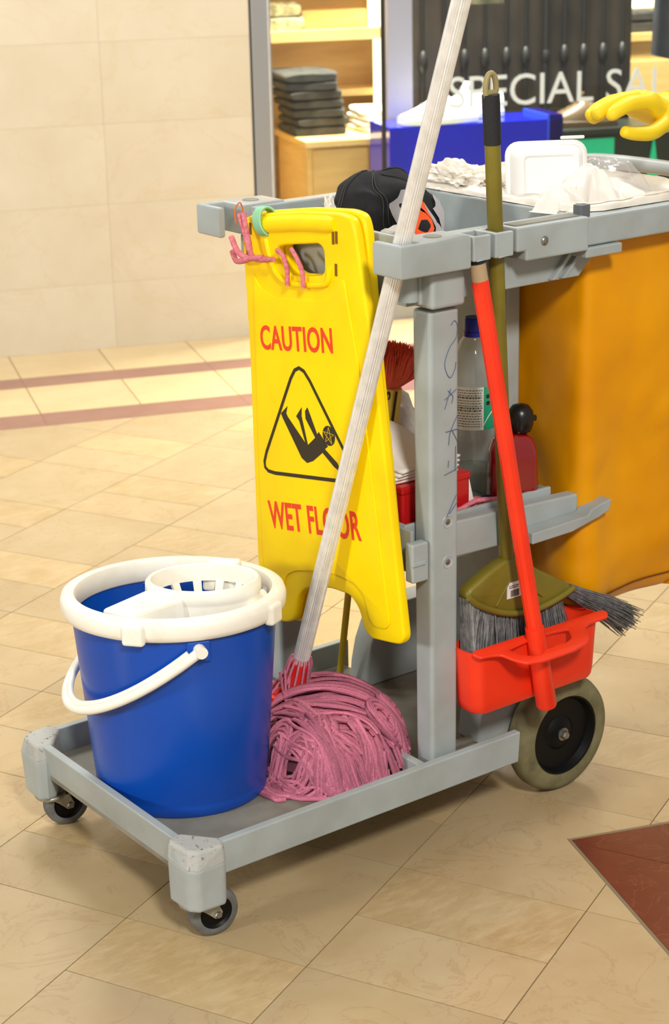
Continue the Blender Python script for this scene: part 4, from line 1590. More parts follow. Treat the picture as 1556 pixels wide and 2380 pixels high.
hole = [(0.320, 0.918), (0.300, 0.924), (0.212, 0.938), (0.199, 0.931), (0.198, 0.899), (0.208, 0.890), (0.280, 0.880), (0.302, 0.887), (0.318, 0.902)]
fieldp = [(0.383, 0.872), (0.366, 0.850), (0.327, 0.840), (0.199, 0.853), (0.175, 0.866), (0.158, 0.892), (0.148, 0.894), (0.116, 0.769), (0.050, 0.384), (0.058, 0.373), (0.088, 0.368), (0.100, 0.378),
          (0.111, 0.410), (0.132, 0.424), (0.176, 0.426), (0.232, 0.417), (0.291, 0.401), (0.318, 0.386), (0.330, 0.360), (0.345, 0.327), (0.375, 0.323), (0.381, 0.345), (0.385, 0.542)]
mb = MB()
mb.plate([soft(sg(outl), 0.012), soft(sg(hole), 0.012)], 0.016, 0.004, SG, -0.016)
panel = mb.build('panel', M_YEL, sign, smooth=40)
panel['label'] = 'front panel with red lettering'


def narrow(p):
    """the rear panel tapers a little below the hinge, so it stays hidden behind the front one"""
    y, z = p
    yc = 0.262 + (0.205 - 0.262) * (0.95 - z) / 0.6
    k = 1.0 - 0.16 * min(1.0, max(0.0, (0.95 - z) / 0.22))
    return (yc + (y - yc) * k - 0.004, z + 0.004)


mb = MB()
mb.plate([soft(sg([narrow(p) for p in outl]), 0.012), soft(sg(hole), 0.012)], 0.016, 0.004, SG, -0.033)
back = mb.build('panel', M_YEL, sign, smooth=40)
back['label'] = 'rear panel folded flat behind'
mb = MB()
mb.plate([soft(sg(fieldp), 0.012)], 0.003, 0.0014, SG, -0.0005)
mb.build('raised_field', M_YEL, panel, smooth=40)
# rolled lip around the handle opening and thick grip
lip = crspline([(XS - 0.001, p[0], p[1]) for p in [(0.345, 0.928), (0.333, 0.893), (0.312, 0.874), (0.280, 0.868), (0.205, 0.877), (0.187, 0.887), (0.183, 0.905)]], 6)
mb = MB()
mb.tube(lip, 0.005, 8)
mb.build('handle_lip', M_YEL, panel, smooth=60)
mb = MB()
gp = crspline([(XS + 0.006, p[0], p[1]) for p in [(0.372, 0.946), (0.335, 0.951), (0.253, 0.963), (0.170, 0.971)]], 6)
mb.tube(gp, [0.012] + [0.0145] * (len(gp) - 2) + [0.012], 14)
mb.build('grip', M_YEL, panel, smooth=60)
mb = MB()
for (y, z) in ((0.398, 0.898), (0.168, 0.905), (0.388, 0.938), (0.1655, 0.953), (0.1735, 0.951)):
    mb2 = MB().box(XS - 0.0012, XS + 0.004, y - 0.0024, y + 0.0024, z - 0.009, z + 0.009)
    mb2.build('slot', M_SLOT, panel, smooth=0)  # dark yellow box painted as the shade inside a slot
T = Matrix.Translation((0.424, 0.083, 0.925))
# lettering
P_ = lambda y, z: (XS - 0.0026, y, z)
MB().text('CAUTION', P_(0.3655, 0.7505), P_(0.1765, 0.778), P_(0.3685, 0.7895), 0.0005, bold=0.02, spacing=1.04).build('lettering', M_RED_INK, panel, smooth=0)
MB().text('WET FLOOR', P_(0.357, 0.4565), P_(0.1135, 0.4985), P_(0.363, 0.5025), 0.0005, bold=0.02, spacing=1.04).build('lettering', M_RED_INK, panel, smooth=0)
# warning triangle
tri_o = [(0.262, 0.745), (0.132, 0.612), (0.130, 0.584), (0.325, 0.549), (0.365, 0.572)]
tri_c = soft(sg([(0.268, 0.762), (0.110, 0.588), (0.386, 0.543)]), 0.048)


def inset(poly, d):
    out = []
    n = len(poly)
    c = sum((Vector(p) for p in poly), Vector((0, 0))) / n
    for i in range(n):
        a, b, cc = Vector(poly[i - 1]), Vector(poly[i]), Vector(poly[(i + 1) % n])
        t = (cc - a).normalized()
        nn = Vector((-t.y, t.x))
        if nn.dot(c - b) < 0:
            nn = -nn
        out.append(b + nn * d)
    return out


mb = MB()
mb.plate([tri_c, inset(tri_c, 0.0058)], 0.0006, 0, SG, 0.0025)
mb.build('warning_triangle', M_BLACK_INK, panel, smooth=0)
fig = [(0.317, 0.657), (0.301, 0.670), (0.303, 0.659), (0.246, 0.626), (0.265, 0.662), (0.276, 0.666), (0.262, 0.677), (0.256, 0.662), (0.240, 0.627), (0.229, 0.634), (0.251, 0.662), (0.252, 0.674), (0.247, 0.680), (0.240, 0.672), (0.222, 0.644), (0.218, 0.647),
       (0.196, 0.630), (0.204, 0.623), (0.172, 0.609), (0.158, 0.594), (0.180, 0.601), (0.208, 0.617), (0.234, 0.598), (0.250, 0.591), (0.264, 0.596), (0.309, 0.653)]
fig = [(0.317, 0.657), (0.299, 0.672), (0.303, 0.660), (0.299, 0.655), (0.253, 0.622), (0.268, 0.655), (0.276, 0.661), (0.261, 0.678), (0.262, 0.664), (0.247, 0.6205), (0.227, 0.637), (0.251, 0.662), (0.252, 0.674), (0.246, 0.681), (0.240, 0.672), (0.222, 0.643), (0.218, 0.648),
       (0.195, 0.630), (0.203, 0.624), (0.172, 0.609), (0.160, 0.595), (0.180, 0.601), (0.209, 0.617), (0.234, 0.598), (0.250, 0.591), (0.264, 0.596), (0.312, 0.650)]
mb = MB()
mb.plate([sg(fig)], 0.0006, 0, SG, 0.0025)
mb.build('falling_figure', M_BLACK_INK, panel, smooth=0)
hc = Vector((-0.192, 0.6475))
mb = MB()
mb.plate([[(hc.x + 0.0155 * math.cos(2 * PI * k / 28), hc.y + 0.0155 * math.sin(2 * PI * k / 28)) for k in range(28)]], 0.0006, 0, SG, 0.0025)
hd = mb.build('figure_head', M_BLACK_INK, panel, smooth=0)
mb = MB()
st = [SG @ Vector((hc.x + 0.0138 * math.cos(PI / 2 + 2 * PI * 2 * k / 5), hc.y + 0.0138 * math.sin(PI / 2 + 2 * PI * 2 * k / 5), 0.0033)) for k in range(5)]
for k in range(5):
    mb.tube([st[k], st[(k + 1) % 5]], 0.0006, 4)
mb.build('scratched_star', mat('scratched_yellow', (190, 160, 30), 0.6), hd, smooth=0)

# pink string and mint rubber band around the handle
st = empty('tie_string', (0.39, 0.37, 0.87), 'pink yarn knotted round the left end of the sign handle', 'string')
gx = XS - 0.018


def sw(pts, r, n=7):
    mb = MB()
    mb.tube(crspline(pts, 6), r, n)
    return mb


sw([(gx, 0.392, 0.962), (gx - 0.004, 0.372, 0.936), (gx - 0.004, 0.357, 0.905), (gx, 0.345, 0.898), (gx - 0.002, 0.30, 0.905)], 0.0042).build('strand', M_PINKS, st, smooth=60)
sw([(gx - 0.002, 0.413, 0.924), (gx - 0.006, 0.392, 0.906), (gx - 0.004, 0.370, 0.898), (gx - 0.002, 0.356, 0.902)], 0.0048).build('strand', M_PINKS, st, smooth=60)
sw([(gx + 0.002, 0.418, 0.900), (gx - 0.003, 0.400, 0.889), (gx - 0.006, 0.378, 0.892), (gx - 0.004, 0.352, 0.900), (gx, 0.330, 0.903)], 0.0046).build('strand', M_PINKS, st, smooth=60)
sw([(gx + 0.012, 0.310, 0.916), (gx + 0.010, 0.292, 0.910), (gx + 0.010, 0.282, 0.890), (gx + 0.008, 0.280, 0.866)], 0.0038).build('strand', M_PINKS, st, smooth=60)
sw([(gx + 0.014, 0.275, 0.922), (gx + 0.010, 0.255, 0.910), (gx + 0.010, 0.243, 0.892), (gx + 0.008, 0.238, 0.868)], 0.0038).build('strand', M_PINKS, st, smooth=60)
sw([(gx - 0.001, 0.378, 0.966), (gx - 0.003, 0.371, 0.948), (gx - 0.002, 0.364, 0.922), (gx - 0.004, 0.358, 0.904)], 0.0042).build('strand', M_PINKS, st, smooth=60)
bd_ = MB()
for k in range(5):
    y = 0.362 - k * 0.004
    cz = 0.951 + (0.366 - y) * 0.13
    bd_.tube([(XS + 0.006 + 0.0172 * math.cos(a), y + 0.012 * math.sin(a) * 0.5, cz + 0.021 * math.sin(a)) for a in np.linspace(0, 2 * PI, 24, endpoint=False)], 0.0022, 6, closed=True)
o = bd_.build('rubber_band', M_MINT, smooth=60)
tag(o, 'mint green rubber band wound round the sign handle', 'rubber band')
os_ = MB()
os_.tube(crspline([(0.400, 0.425, 0.940), (0.398, 0.424, 0.962), (0.404, 0.420, 0.974), (0.412, 0.424, 0.966), (0.416, 0.428, 0.948)], 6), 0.0012, 5)
o = os_.build('hanging_string', M_ORSTR, smooth=60)
tag(o, 'thin orange string looped at the left hook of the cart', 'string')

# ------------------------------------------------------------------ mop
A = Vector((0.4055, 0.017, 0.966))
B = Vector((0.352, 0.230, 0.245))
dirm = (A - B).normalized()
mop = empty('mop', (0.38, 0.19, 0.115), 'pink yarn mop with a fluted aluminium pole standing on the deck', 'mop')
mb = MB()
n = 26
Tm = Matrix.Translation(B) @ rot_to(dirm)
ringv = []
for zz in (0.0, 0.60, 1.25):
    for k in range(n * 2):
        r = 0.0132 if k % 2 == 0 else 0.0122
        a = PI * k / n
        ringv.append((r * math.cos(a), r * math.sin(a), zz))
m2 = n * 2
fs = [tuple(range(m2 - 1, -1, -1)), tuple(range(2 * m2, 3 * m2))]
for q in range(2):
    for k in range(m2):
        fs.append((q * m2 + k, q * m2 + (k + 1) % m2, (q + 1) * m2 + (k + 1) % m2, (q + 1) * m2 + k))
mb.add(ringv, fs, Tm)
mb.build('pole', M_ALU, mop, smooth=0)
mb = MB()
mb.lathe([(0.0, -0.055), (0.030, -0.052), (0.034, -0.04), (0.030, -0.022), (0.019, -0.004), (0.0165, 0.02), (0.0165, 0.036), (0.0135, 0.036)], 20, Tm)
mb.build('socket', M_REDP2, mop, smooth=45)
mb = MB()
mb.lathe([(0.0, -0.012), (0.014, -0.010), (0.016, 0.0), (0.014, 0.010), (0.0, 0.012)], 14, Matrix.Translation(B + Vector((-0.034, 0.012, -0.03))))
mb.build('socket_lug', M_REDP2, mop, smooth=45)

MC = Vector((0.378, 0.178, 0.1145))
m1 = Vector((0.80, -0.60, 0))
mm2 = Vector((0.60, 0.80, 0))
R1, R2, HH = 0.125, 0.125, 0.118
rnd = random.Random(5)


def mound(u, w, k=1.0):
    d = u * u + w * w
    h = HH * math.sqrt(max(0.0, 1 - min(d, 1.0))) ** 0.85
    p = MC + m1 * (u * R1) + mm2 * (w * R2)
    return Vector((p.x, p.y, MC.z + 0.004 + h * k))


yarn = MB()
# core mound under the strands, coloured dark as the shade in their gaps
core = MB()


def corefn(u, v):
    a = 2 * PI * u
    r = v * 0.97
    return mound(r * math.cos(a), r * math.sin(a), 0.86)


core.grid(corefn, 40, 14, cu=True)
core.build('yarn_core', mat('shaded_pink_yarn', (92, 46, 62), 0.95, bump=0.5, bscale=200), mop, smooth=60)


def lay(path, nst, width, rnd_):
    """a bundle of strands that follow a path given in mound coordinates (u, w, lift)"""
    n = len(path)
    for q in range(nst):
        o0 = (q - (nst - 1) / 2) * width / nst + rnd_.uniform(-0.2, 0.2) * width / nst
        l0 = rnd_.uniform(-0.05, 0.05)
        ph = rnd_.uniform(0, 6.3)
        k0, k1 = rnd_.randint(0, 2), n - rnd_.randint(0, 3)
        pts = []
        for i in range(k0, k1):
            a = path[max(0, i - 1)]
            b = path[min(n - 1, i + 1)]
            tu, tw = b[0] - a[0], b[1] - a[1]
            l = math.hypot(tu, tw) + 1e-9
            wob = 0.012 * math.sin(ph + i * 0.9)
            u = path[i][0] - tw / l * (o0 + wob)
            w = path[i][1] + tu / l * (o0 + wob)
            d = math.hypot(u, w)
            ext = max(0.0, d - 0.985)
            if d > 0.985:
                p = mound(u / d * 0.985, w / d * 0.985, 1.0)
                p = p + (m1 * (u / d) + mm2 * (w / d)) * (ext * R1 * 0.8)
                p.z = max(0.1178, p.z - ext * 0.25)
            else:
                p = mound(u, w, path[i][2] + l0)
            p.y = max(p.y, 0.0215)
            p.z = max(p.z, 0.1178)
            pts.append(p)
        yarn.tube(crspline(pts, 2), rnd_.uniform(0.0028, 0.0037), 6)


# bundles sweeping from the socket side over the mound to the right
NBU = 36
for k in range(NBU):
    w = -0.86 + 1.76 * k / (NBU - 1) + rnd.uniform(-0.03, 0.03)
    um = math.sqrt(max(0.05, 1 - min(w * w, 0.95)))
    lift = rnd.uniform(0.88, 1.14)
    a1, a2 = rnd.uniform(-0.06, 0.06), rnd.uniform(-0.04, 0.04)
    path = []
    for i in range(16):
        t = i / 15
        u = -um * 0.98 + (1.96 * um + rnd.uniform(0, 0.05)) * t
        ww = w * (1 - 0.5 * math.exp(-(t / 0.3) ** 2)) + 0.14 * math.exp(-(t / 0.25) ** 2) + a1 * math.sin(PI * t) + a2 * math.sin(2 * PI * t) + 0.16 * math.sin(PI * t) * (1 - abs(w))
        if t > 0.8:
            ww -= 0.35 * (t - 0.8) ** 1.5 * (1.5 if w > 0 else 1.0) * 3
        path.append((u, ww, lift + 0.03 * math.sin(3 * t + k)))
    lay(path, 5, 0.085, rnd)
# bundles falling down the front in curves
for k in range(17):
    u0 = -0.85 + 1.75 * k / 16
    lift = rnd.uniform(0.98, 1.20)
    sw_ = rnd.choice((-1, 1)) * rnd.uniform(0.15, 0.5) if k % 3 else rnd.uniform(0.25, 0.6)
    w0 = -0.52 - 0.18 * abs(u0) + rnd.uniform(-0.12, 0.08)
    path = []
    for i in range(13):
        t = i / 12
        u = u0 + sw_ * math.sin(1.6 * t) * t + 0.05 * math.sin(5 * t + k) - 0.25 * (1 - t) ** 2
        w = w0 - (0.66 - abs(u0) * 0.25) * t ** 0.9
        if t > 0.75:
            w += 0.5 * (t - 0.75)
            u += sw_ * (t - 0.75)
        path.append((u, w, lift))
    lay(path, 5, 0.085, rnd)
# coils low at the left front and at the right end
for (cu, cw, rr, turns, sq) in ((-0.42, -0.84, 0.26, 1.6, 0.6), (-0.72, -0.62, 0.22, 1.3, 0.7), (0.70, -0.35, 0.26, 1.4, 0.75), (0.05, -0.98, 0.2, 1.3, 0.55), (-0.15, -0.72, 0.24, 1.5, 0.6), (0.82, 0.05, 0.2, 1.2, 0.9)):
    ph = rnd.uniform(0, 6.3)
    path = []
    for i in range(26):
        t = i / 25
        a = ph + 2 * PI * turns * t
        r = rr * (1 - 0.62 * t)
        path.append((cu + r * math.cos(a), cw + r * sq * math.sin(a), 1.10 + 0.05 * t))
    lay(path, 6, 0.11, rnd)
# strands hanging round the socket
for k in range(12):
    a = 2 * PI * k / 12
    off = Tm.to_3x3() @ Vector((math.cos(a), math.sin(a), 0))
    p0 = B + dirm * 0.034 + off * 0.018
    p1_ = B + dirm * 0.0 + off * 0.021 + Vector((rnd.uniform(-.004, .004), rnd.uniform(-.004, .004), 0))
    p2_ = B - dirm * 0.025 + off * 0.036 + Vector((rnd.uniform(-.006, .006), 0, 0))
    p3_ = B - dirm * 0.07 + off * 0.042
    p3_.z = max(p3_.z, 0.125)
    yarn.tube(crspline([B + dirm * 0.045 + off * 0.0145, p0, p1_, p2_, p3_], 5), 0.0025, 5)
for k in range(3):   # loose strands along the bucket side
    p0 = Vector((0.318, 0.225, 0.20))
    yarn.tube(crspline([p0 + Vector((0.01 * k, 0, 0.07)), p0 + Vector((0.004 * k, -0.01, 0.03)), p0 + Vector((-0.002, -0.045 + 0.01 * k, -0.02)), p0 + Vector((0.004, -0.075 + 0.006 * k, -0.06)), Vector((0.300 + 0.01 * k, 0.125, 0.118))], 6), 0.0022, 5)
o = yarn.build('yarn', M_PINKY, mop, smooth=60, fixn=False)
o['kind'] = 'stuff'

# thin yellow stick behind the sign
mb = MB()
mb.tube([(0.562, 0.400, 0.1205), (0.535, 0.305, 0.461)], 0.006, 10)
o = mb.build('yellow_stick', mat('yellow_stick_paint', (214, 186, 30), 0.4), smooth=50)
tag(o, 'thin yellow stick leaning on the deck behind the sign', 'stick')

# ------------------------------------------------------------------ bucket
bk = empty('mop_bucket', (0.148, 0.254, 0.1145), 'blue plastic mop bucket with white rim standing on the deck', 'bucket')
BRZ = Matrix.Rotation(math.atan2(-0.6, 0.8), 4, 'Z')
BC = Matrix.Translation((0.148, 0.254, 0.1145)) @ BRZ @ Matrix.Diagonal((1, 0.85, 1, 1)) @ BRZ.inverted()
mb = MB()
mb.lathe([(0.0, 0.004), (0.118, 0.004), (0.126, 0.0), (0.1305, 0.006), (0.132, 0.018), (0.1315, 0.020), (0.133, 0.024), (0.156, 0.318), (0.1535, 0.318), (0.130, 0.02), (0.126, 0.012), (0.0, 0.012)], 72, BC)
body = mb.build('body', M_BLUE, bk, smooth=40)
mb = MB()
mb.lathe([(0.1535, 0.296), (0.1575, 0.296), (0.166, 0.300), (0.1695, 0.308), (0.1700, 0.320), (0.167, 0.329), (0.160, 0.332), (0.149, 0.331), (0.146, 0.326), (0.1455, 0.300), (0.1495, 0.296), (0.1535, 0.296)], 80, BC)
rim_ = mb.build('rim', M_WHITEP, bk, smooth=50)
# pouring tabs on the rim
for ad in (-143, -62):
    a = math.radians(ad)
    T = BC @ Matrix.Rotation(a, 4, 'Z')
    mb = MB()
    mb.box(0.160, 0.1755, -0.017, 0.017, 0.294, 0.326, T)
    mb.build('rim_tab', M_WHITEP, rim_, smooth=0, bevel=0.005, segs=3)
# ears and bail
pd = Vector((math.cos(math.radians(-110)), math.sin(math.radians(-110)), 0))
od = Vector((pd.y, -pd.x, 0))
for s in (1, -1):
    T = BC @ Matrix.Rotation(math.atan2(pd.y * s, pd.x * s), 4, 'Z')
    mb = MB()
    mb.box(0.1502, 0.159, -0.018, 0.018, 0.262, 0.296, T)
    mb.build('ear', M_BLUE, body, smooth=0, bevel=0.003)
bc = Vector((0, 0, 0.283))
mb = MB()


def bail(ph, k=1.0, dz=0.0):
    R, H_, D = 0.168 * k, 0.170 * k, 0.118
    s = math.sin(ph)
    return BC @ (bc + pd * (R * math.cos(ph)) + od * (H_ * s) + Vector((0, 0, -D * s ** 1.0 + dz)))


mb.tube([bail(t) for t in np.linspace(0, PI, 48)], 0.0078, 10, flat=1.0)
mb.tube([bail(t, 0.965, 0.008) for t in np.linspace(0.10, PI - 0.10, 44)], 0.0052, 8)
hn = mb.build('handle', M_WHITEP, bk, smooth=60)
for s in (0, PI):
    mb2 = MB()
    p = bail(s)
    dr = (BC.to_3x3() @ (pd if s == 0 else -pd)).normalized()
    mb2.tube([p - dr * 0.014, p + dr * 0.0085], 0.009, 12)
    mb2.build('handle_pivot', M_WHITEP, hn, smooth=40)

# wringer basket
wr_ = empty('mop_wringer', (0.186, 0.23, 0.31), 'white plastic wringer basket set into the bucket rim', 'wringer')
WC = Vector((0.034, -0.031, -0.014))
T = BC @ Matrix.Translation(WC) @ BRZ @ Matrix.Diagonal((1, 0.86, 1, 1)) @ BRZ.inverted()
mb = MB()
mb.lathe([(0.0735, 0.336), (0.0850, 0.336), (0.0855, 0.340), (0.0875, 0.343), (0.0868, 0.358), (0.083, 0.362), (0.0785, 0.361), (0.076, 0.354), (0.0735, 0.336)], 56, T)
cup = mb.build('basket', M_WHITEP, wr_, smooth=45)
mb = MB()
mb.lathe([(0.0795, 0.268), (0.083, 0.268), (0.0850, 0.337), (0.0815, 0.337), (0.0795, 0.268)], 36, T, arc=(math.radians(-215), math.radians(-10)))
mb.build('skirt', M_WHITEP, cup, smooth=45)
for k in range(13):
    a = 2 * PI * (k + 0.3) / 13
    T2 = T @ Matrix.Rotation(a, 4, 'Z')
    mb = MB()
    mb.hexa([(0.034, -0.004, 0.262), (0.038, -0.004, 0.262), (0.038, 0.004, 0.262), (0.034, 0.004, 0.262)], [(0.0735, -0.0066, 0.3375), (0.080, -0.0066, 0.3375), (0.080, 0.0066, 0.3375), (0.0735, 0.0066, 0.3375)], T2)
    mb.build('basket_rib', M_WHITEP, cup, smooth=0)
mb = MB()
mb.lathe([(0.0, 0.256), (0.040, 0.256), (0.040, 0.2625), (0.0, 0.2625)], 24, T)
mb.build('basket_base', M_WHITEP, cup, smooth=30)


def bridge(ang, w0, w1, r0, r1, z0, z1, zb):
    T2 = T @ Matrix.Rotation(math.radians(ang), 4, 'Z')
    mb = MB()
    mb.hexa([(r0, -w0, zb), (r1, -w1, zb + 0.012), (r1, w1, zb + 0.012), (r0, w0, zb)], [(r0, -w0 * 0.9, z0), (r1, -w1 * 0.9, z1), (r1, w1 * 0.9, z1), (r0, w0 * 0.9, z0)], T2)
    mb.build('bridge', M_WHITEP, wr_, smooth=0, bevel=0.005, segs=3)


bridge(190, 0.045, 0.034, 0.078, 0.176, 0.352, 0.345, 0.316)
bridge(38, 0.030, 0.026, 0.080, 0.122, 0.356, 0.362, 0.315)
mb = MB()
mb.lathe([(0.084, 0.300), (0.099, 0.300), (0.099, 0.326), (0.095, 0.331), (0.084, 0.331)], 20, T, arc=(math.radians(-75), math.radians(-15)))
for aa in (-75, -15):
    ca, sa = math.cos(math.radians(aa)), math.sin(math.radians(aa))
    mb.add([(r * ca, r * sa, z) for r, z in ((0.084, 0.300), (0.099, 0.300), (0.099, 0.326), (0.095, 0.331), (0.084, 0.331))], [(0, 1, 2, 3, 4)], T)
mb.build('step', M_WHITEP, wr_, smooth=40)

# ------------------------------------------------------------------ broom
br = empty('broom', (0.60, 0.0, 0.26), 'olive broom with grey bristles hooked in the cart clip', 'broom')
t0 = Vector((0.557, 0.006, 1.168))
BSH = Vector((0.0236, 0.0258, -0.0142))     # how far the broom head leans in under the shelf
t1 = Vector((0.592, 0.002, 0.455)) + BSH
dr = (t0 - t1).normalized()
mb = MB()
mb.tube([t1 - dr * 0.03, t0 - dr * 0.05], 0.0115, 20)
mb.build('handle', M_OLIVE, br, smooth=50)
mb = MB()
mb.tube([t0 - dr * 0.082, t0 - dr * 0.012], 0.0128, 20)
mb.build('grip', M_GRIP, br, smooth=50)
lo = t0 - dr * 0.012
lp = crspline([lo + Vector((-0.0085, 0, -0.004)), lo + Vector((-0.0095, 0, 0.012)), lo + Vector((-0.006, 0, 0.025)), lo + Vector((0, 0, 0.029)), lo + Vector((0.006, 0, 0.025)), lo + Vector((0.0095, 0, 0.012)), lo + Vector((0.0085, 0, -0.004))], 6)
mb = MB()
mb.tube(lp, 0.0042, 8)
mb.tube([lo + Vector((-0.0085, 0, 0.002)), lo + Vector((0.0085, 0, 0.002))], 0.0045, 8)
mb.build('hanging_loop', M_TAN, br, smooth=60)
# head: fan-shaped shell
hp = [(0.578, 0.462), (0.605, 0.462), (0.650, 0.430), (0.720, 0.388), (0.722, 0.378), (0.690, 0.369), (0.645, 0.363), (0.600, 0.367), (0.560, 0.380), (0.520, 0.402), (0.500, 0.418), (0.504, 0.430), (0.545, 0.450)]
PX = Matrix(((1, 0, 0, 0), (0, 0, -1, 0), (0, 1, 0, 0), (0, 0, 0, 1)))   # local (x,z) plane, +z -> -Y
mb = MB()
mb.plate([soft(hp, 0.006)], 0.026, 0.006, Matrix.Translation((0, 0.014, 0)) @ PX, -0.0).move(BSH)
head = mb.build('head', M_OLIVE, br, smooth=40)
mb = MB()
mb.tube([t1 + dr * 0.004, t1 - dr * 0.062], [0.0135, 0.0115], 16)
mb.build('socket', M_OLIVE, br, smooth=50)
mb = MB()
mb.tube(crspline([(0.502, -0.013, 0.420), (0.522, -0.014, 0.403), (0.560, -0.0145, 0.383), (0.602, -0.015, 0.370), (0.648, -0.0145, 0.367), (0.692, -0.014, 0.374), (0.722, -0.013, 0.383)], 6), 0.0055, 8).move(BSH)
mb.build('head_band', M_OLIVE, head, smooth=60)
for pa, pb_ in (((0.585, 0.428), (0.558, 0.392)), ((0.607, 0.425), (0.655, 0.385))):
    mb = MB()
    mb.tube([(pa[0], -0.0125, pa[1]), (pb_[0], -0.0125, pb_[1])], 0.0022, 6).move(BSH)
    mb.build('head_rib', M_OLIVE, head, smooth=60)
tk = MB().box(0.580, 0.609, -0.0135, -0.0123, 0.398, 0.424).move(BSH)
tk = tk.build('price_sticker', mat('sticker_white', (232, 228, 226), 0.5), head, smooth=0)
mb = MB()
x = 0.587
rb = random.Random(3)
while x < 0.605:
    wv = rb.choice((0.0004, 0.0007, 0.001))
    mb.box(x, x + wv, -0.0139, -0.0136, 0.400, 0.411)
    x += wv + rb.choice((0.0006, 0.0009))
mb.move(BSH).build('barcode', M_BLACK_INK, tk, smooth=0)
mb = MB()
for zz in (0.4175, 0.4145):
    x = 0.584
    while x < 0.602:
        wv = rb.uniform(0.001, 0.003)
        mb.box(x, x + wv, -0.0139, -0.0136, zz, zz + 0.0014)
        x += wv + 0.0009
mb.move(BSH).build('sticker_print', M_BLACK_INK, tk, smooth=0)
# bristles
bs = MB()
rb = random.Random(11)
edge = crspline([(0.504, 0.422), (0.522, 0.406), (0.560, 0.386), (0.602, 0.372), (0.648, 0.368), (0.692, 0.374), (0.718, 0.384)], 12)
NE = len(edge)
for k in range(2150):
    t = rb.random() if k < 1700 else rb.uniform(0.86, 1.0)
    e = edge[min(NE - 1, int(t * NE))]
    y = rb.uniform(-0.011, 0.013)
    ex = (t - 0.38)
    length = rb.uniform(0.098, 0.112)
    if t > 0.86:
        dx, dz = 0.90 + rb.uniform(-0.10, 0.10), -0.52 + rb.uniform(-0.13, 0.09)
        length = rb.uniform(0.13, 0.19)
        dd = Vector((dx, rb.uniform(-0.05, 0.05), dz)).normalized()
    elif t < 0.08:
        dd = Vector((-0.12 + rb.uniform(-0.05, 0.08), rb.uniform(-0.1, 0.05), -1)).normalized()
    else:
        dx = -0.12 + ex * 0.75 + rb.uniform(-0.05, 0.05)
        dd = Vector((dx, rb.uniform(-0.14, 0.1), -1)).normalized()
    p0 = Vector((e[0], y, e[1] + 0.004))
    wob = Vector((rb.uniform(-0.004, 0.004), rb.uniform(-0.003, 0.003), 0))
    droop = Vector((0, 0, -0.006)) if t > 0.86 else Vector((0, 0, 0))
    p1_ = p0 + dd * length * 0.55 + wob
    p2_ = p0 + dd * length + wob * 2 + droop
    if t <= 0.86:
        for p in (p1_, p2_):
            p.y = min(max(p.y, -0.024), 0.012)
            p.x = max(p.x, 0.507)
    bs.tube([p0, p1_, p2_], [0.0011, 0.0010, 0.0007], 3, cap=False)
o = bs.move(BSH).build('bristles', M_BRIST, br, smooth=60, fixn=False)
o['kind'] = 'stuff'

# ------------------------------------------------------------------ dustpan
dp = empty('dustpan', (0.62, -0.02, 0.22), 'red upright dustpan with long handle holding the broom bristles', 'dustpan')
# tub: rounded box open at the top
XA, XB, YA, YB = 0.486, 0.756, -0.046, 0.0195


def tubring(z, ins, r):
    return [(p[0], p[1], z) for p in rrect(XA + ins, XB - ins * 0.6, YA + ins * 0.6, YB - ins * 0.2, r, 6)]


mb = MB()
rings = [tubring(0.238, 0.020, 0.016), tubring(0.232, 0.014, 0.018), tubring(0.238, 0.009, 0.020), tubring(0.250, 0.006, 0.022), tubring(0.338, 0.0, 0.024), tubring(0.338, 0.003, 0.022), tubring(0.25, 0.009, 0.019)]
rings = [[(p[0], p[1], 0.2335) for p in tubring(0.0, 0.026, 0.012)]] + rings[1:]
n = len(rings[0])
vs = [p for r_ in rings for p in r_]
fs = []
for q in range(len(rings) - 1):
    for k in range(n):
        fs.append((q * n + k, q * n + (k + 1) % n, (q + 1) * n + (k + 1) % n, (q + 1) * n + k))
fs.append(tuple(range(n)))
fs.append(tuple((len(rings) - 1) * n + k for k in range(n)))
mb.add(vs, fs)
PSH = Vector((0.0236, 0.0258, -0.0142))
tub = mb.move(PSH).build('pan', M_REDP, dp, smooth=45)
# carrying lip at the front edge, with an opening
lipo = [(0.485, 0.006), (0.490, -0.008), (0.510, -0.011), (0.526, -0.016), (0.535, -0.036), (0.548, -0.052), (0.575, -0.058), (0.640, -0.058), (0.672, -0.052), (0.690, -0.040), (0.700, -0.018), (0.716, -0.011), (0.760, -0.010), (0.768, 0.004), (0.760, 0.010), (0.492, 0.012)]
lipi = [(0.545, -0.010), (0.560, -0.034), (0.572, -0.041), (0.590, -0.041), (0.600, -0.034), (0.612, -0.036), (0.625, -0.031), (0.640, -0.036), (0.660, -0.030), (0.672, -0.008), (0.640, -0.004), (0.600, -0.004)]
T = Matrix.Translation((0, YA, 0.3385)) @ Matrix.Rotation(math.radians(14), 4, 'X')
mb = MB()
mb.plate([soft(lipo, 0.006), soft(lipi, 0.005)], 0.005, 0.0018, T, -0.0035)
mb.move(PSH).build('carrying_lip', M_REDP, tub, smooth=40)
h0 = Vector((0.622, -0.062, 0.222)) + PSH
h1 = Vector((0.5265, -0.002, 0.925))
hd_ = (h1 - h0).normalized()
mb = MB()
mb.tube([h0 + hd_ * 0.11, h1 - hd_ * 0.028], 0.0128, 12)
mb.build('handle', M_REDP, dp, smooth=20)
mb = MB()
mb.tube([h0, h0 + hd_ * 0.004, h0 + hd_ * 0.14], [0.0145, 0.0165, 0.0150], 20)
mb.build('handle_socket', M_REDP, dp, smooth=40)
mb = MB()
mb.tube([h1 - hd_ * 0.028, h1 - hd_ * 0.002], 0.0122, 14)
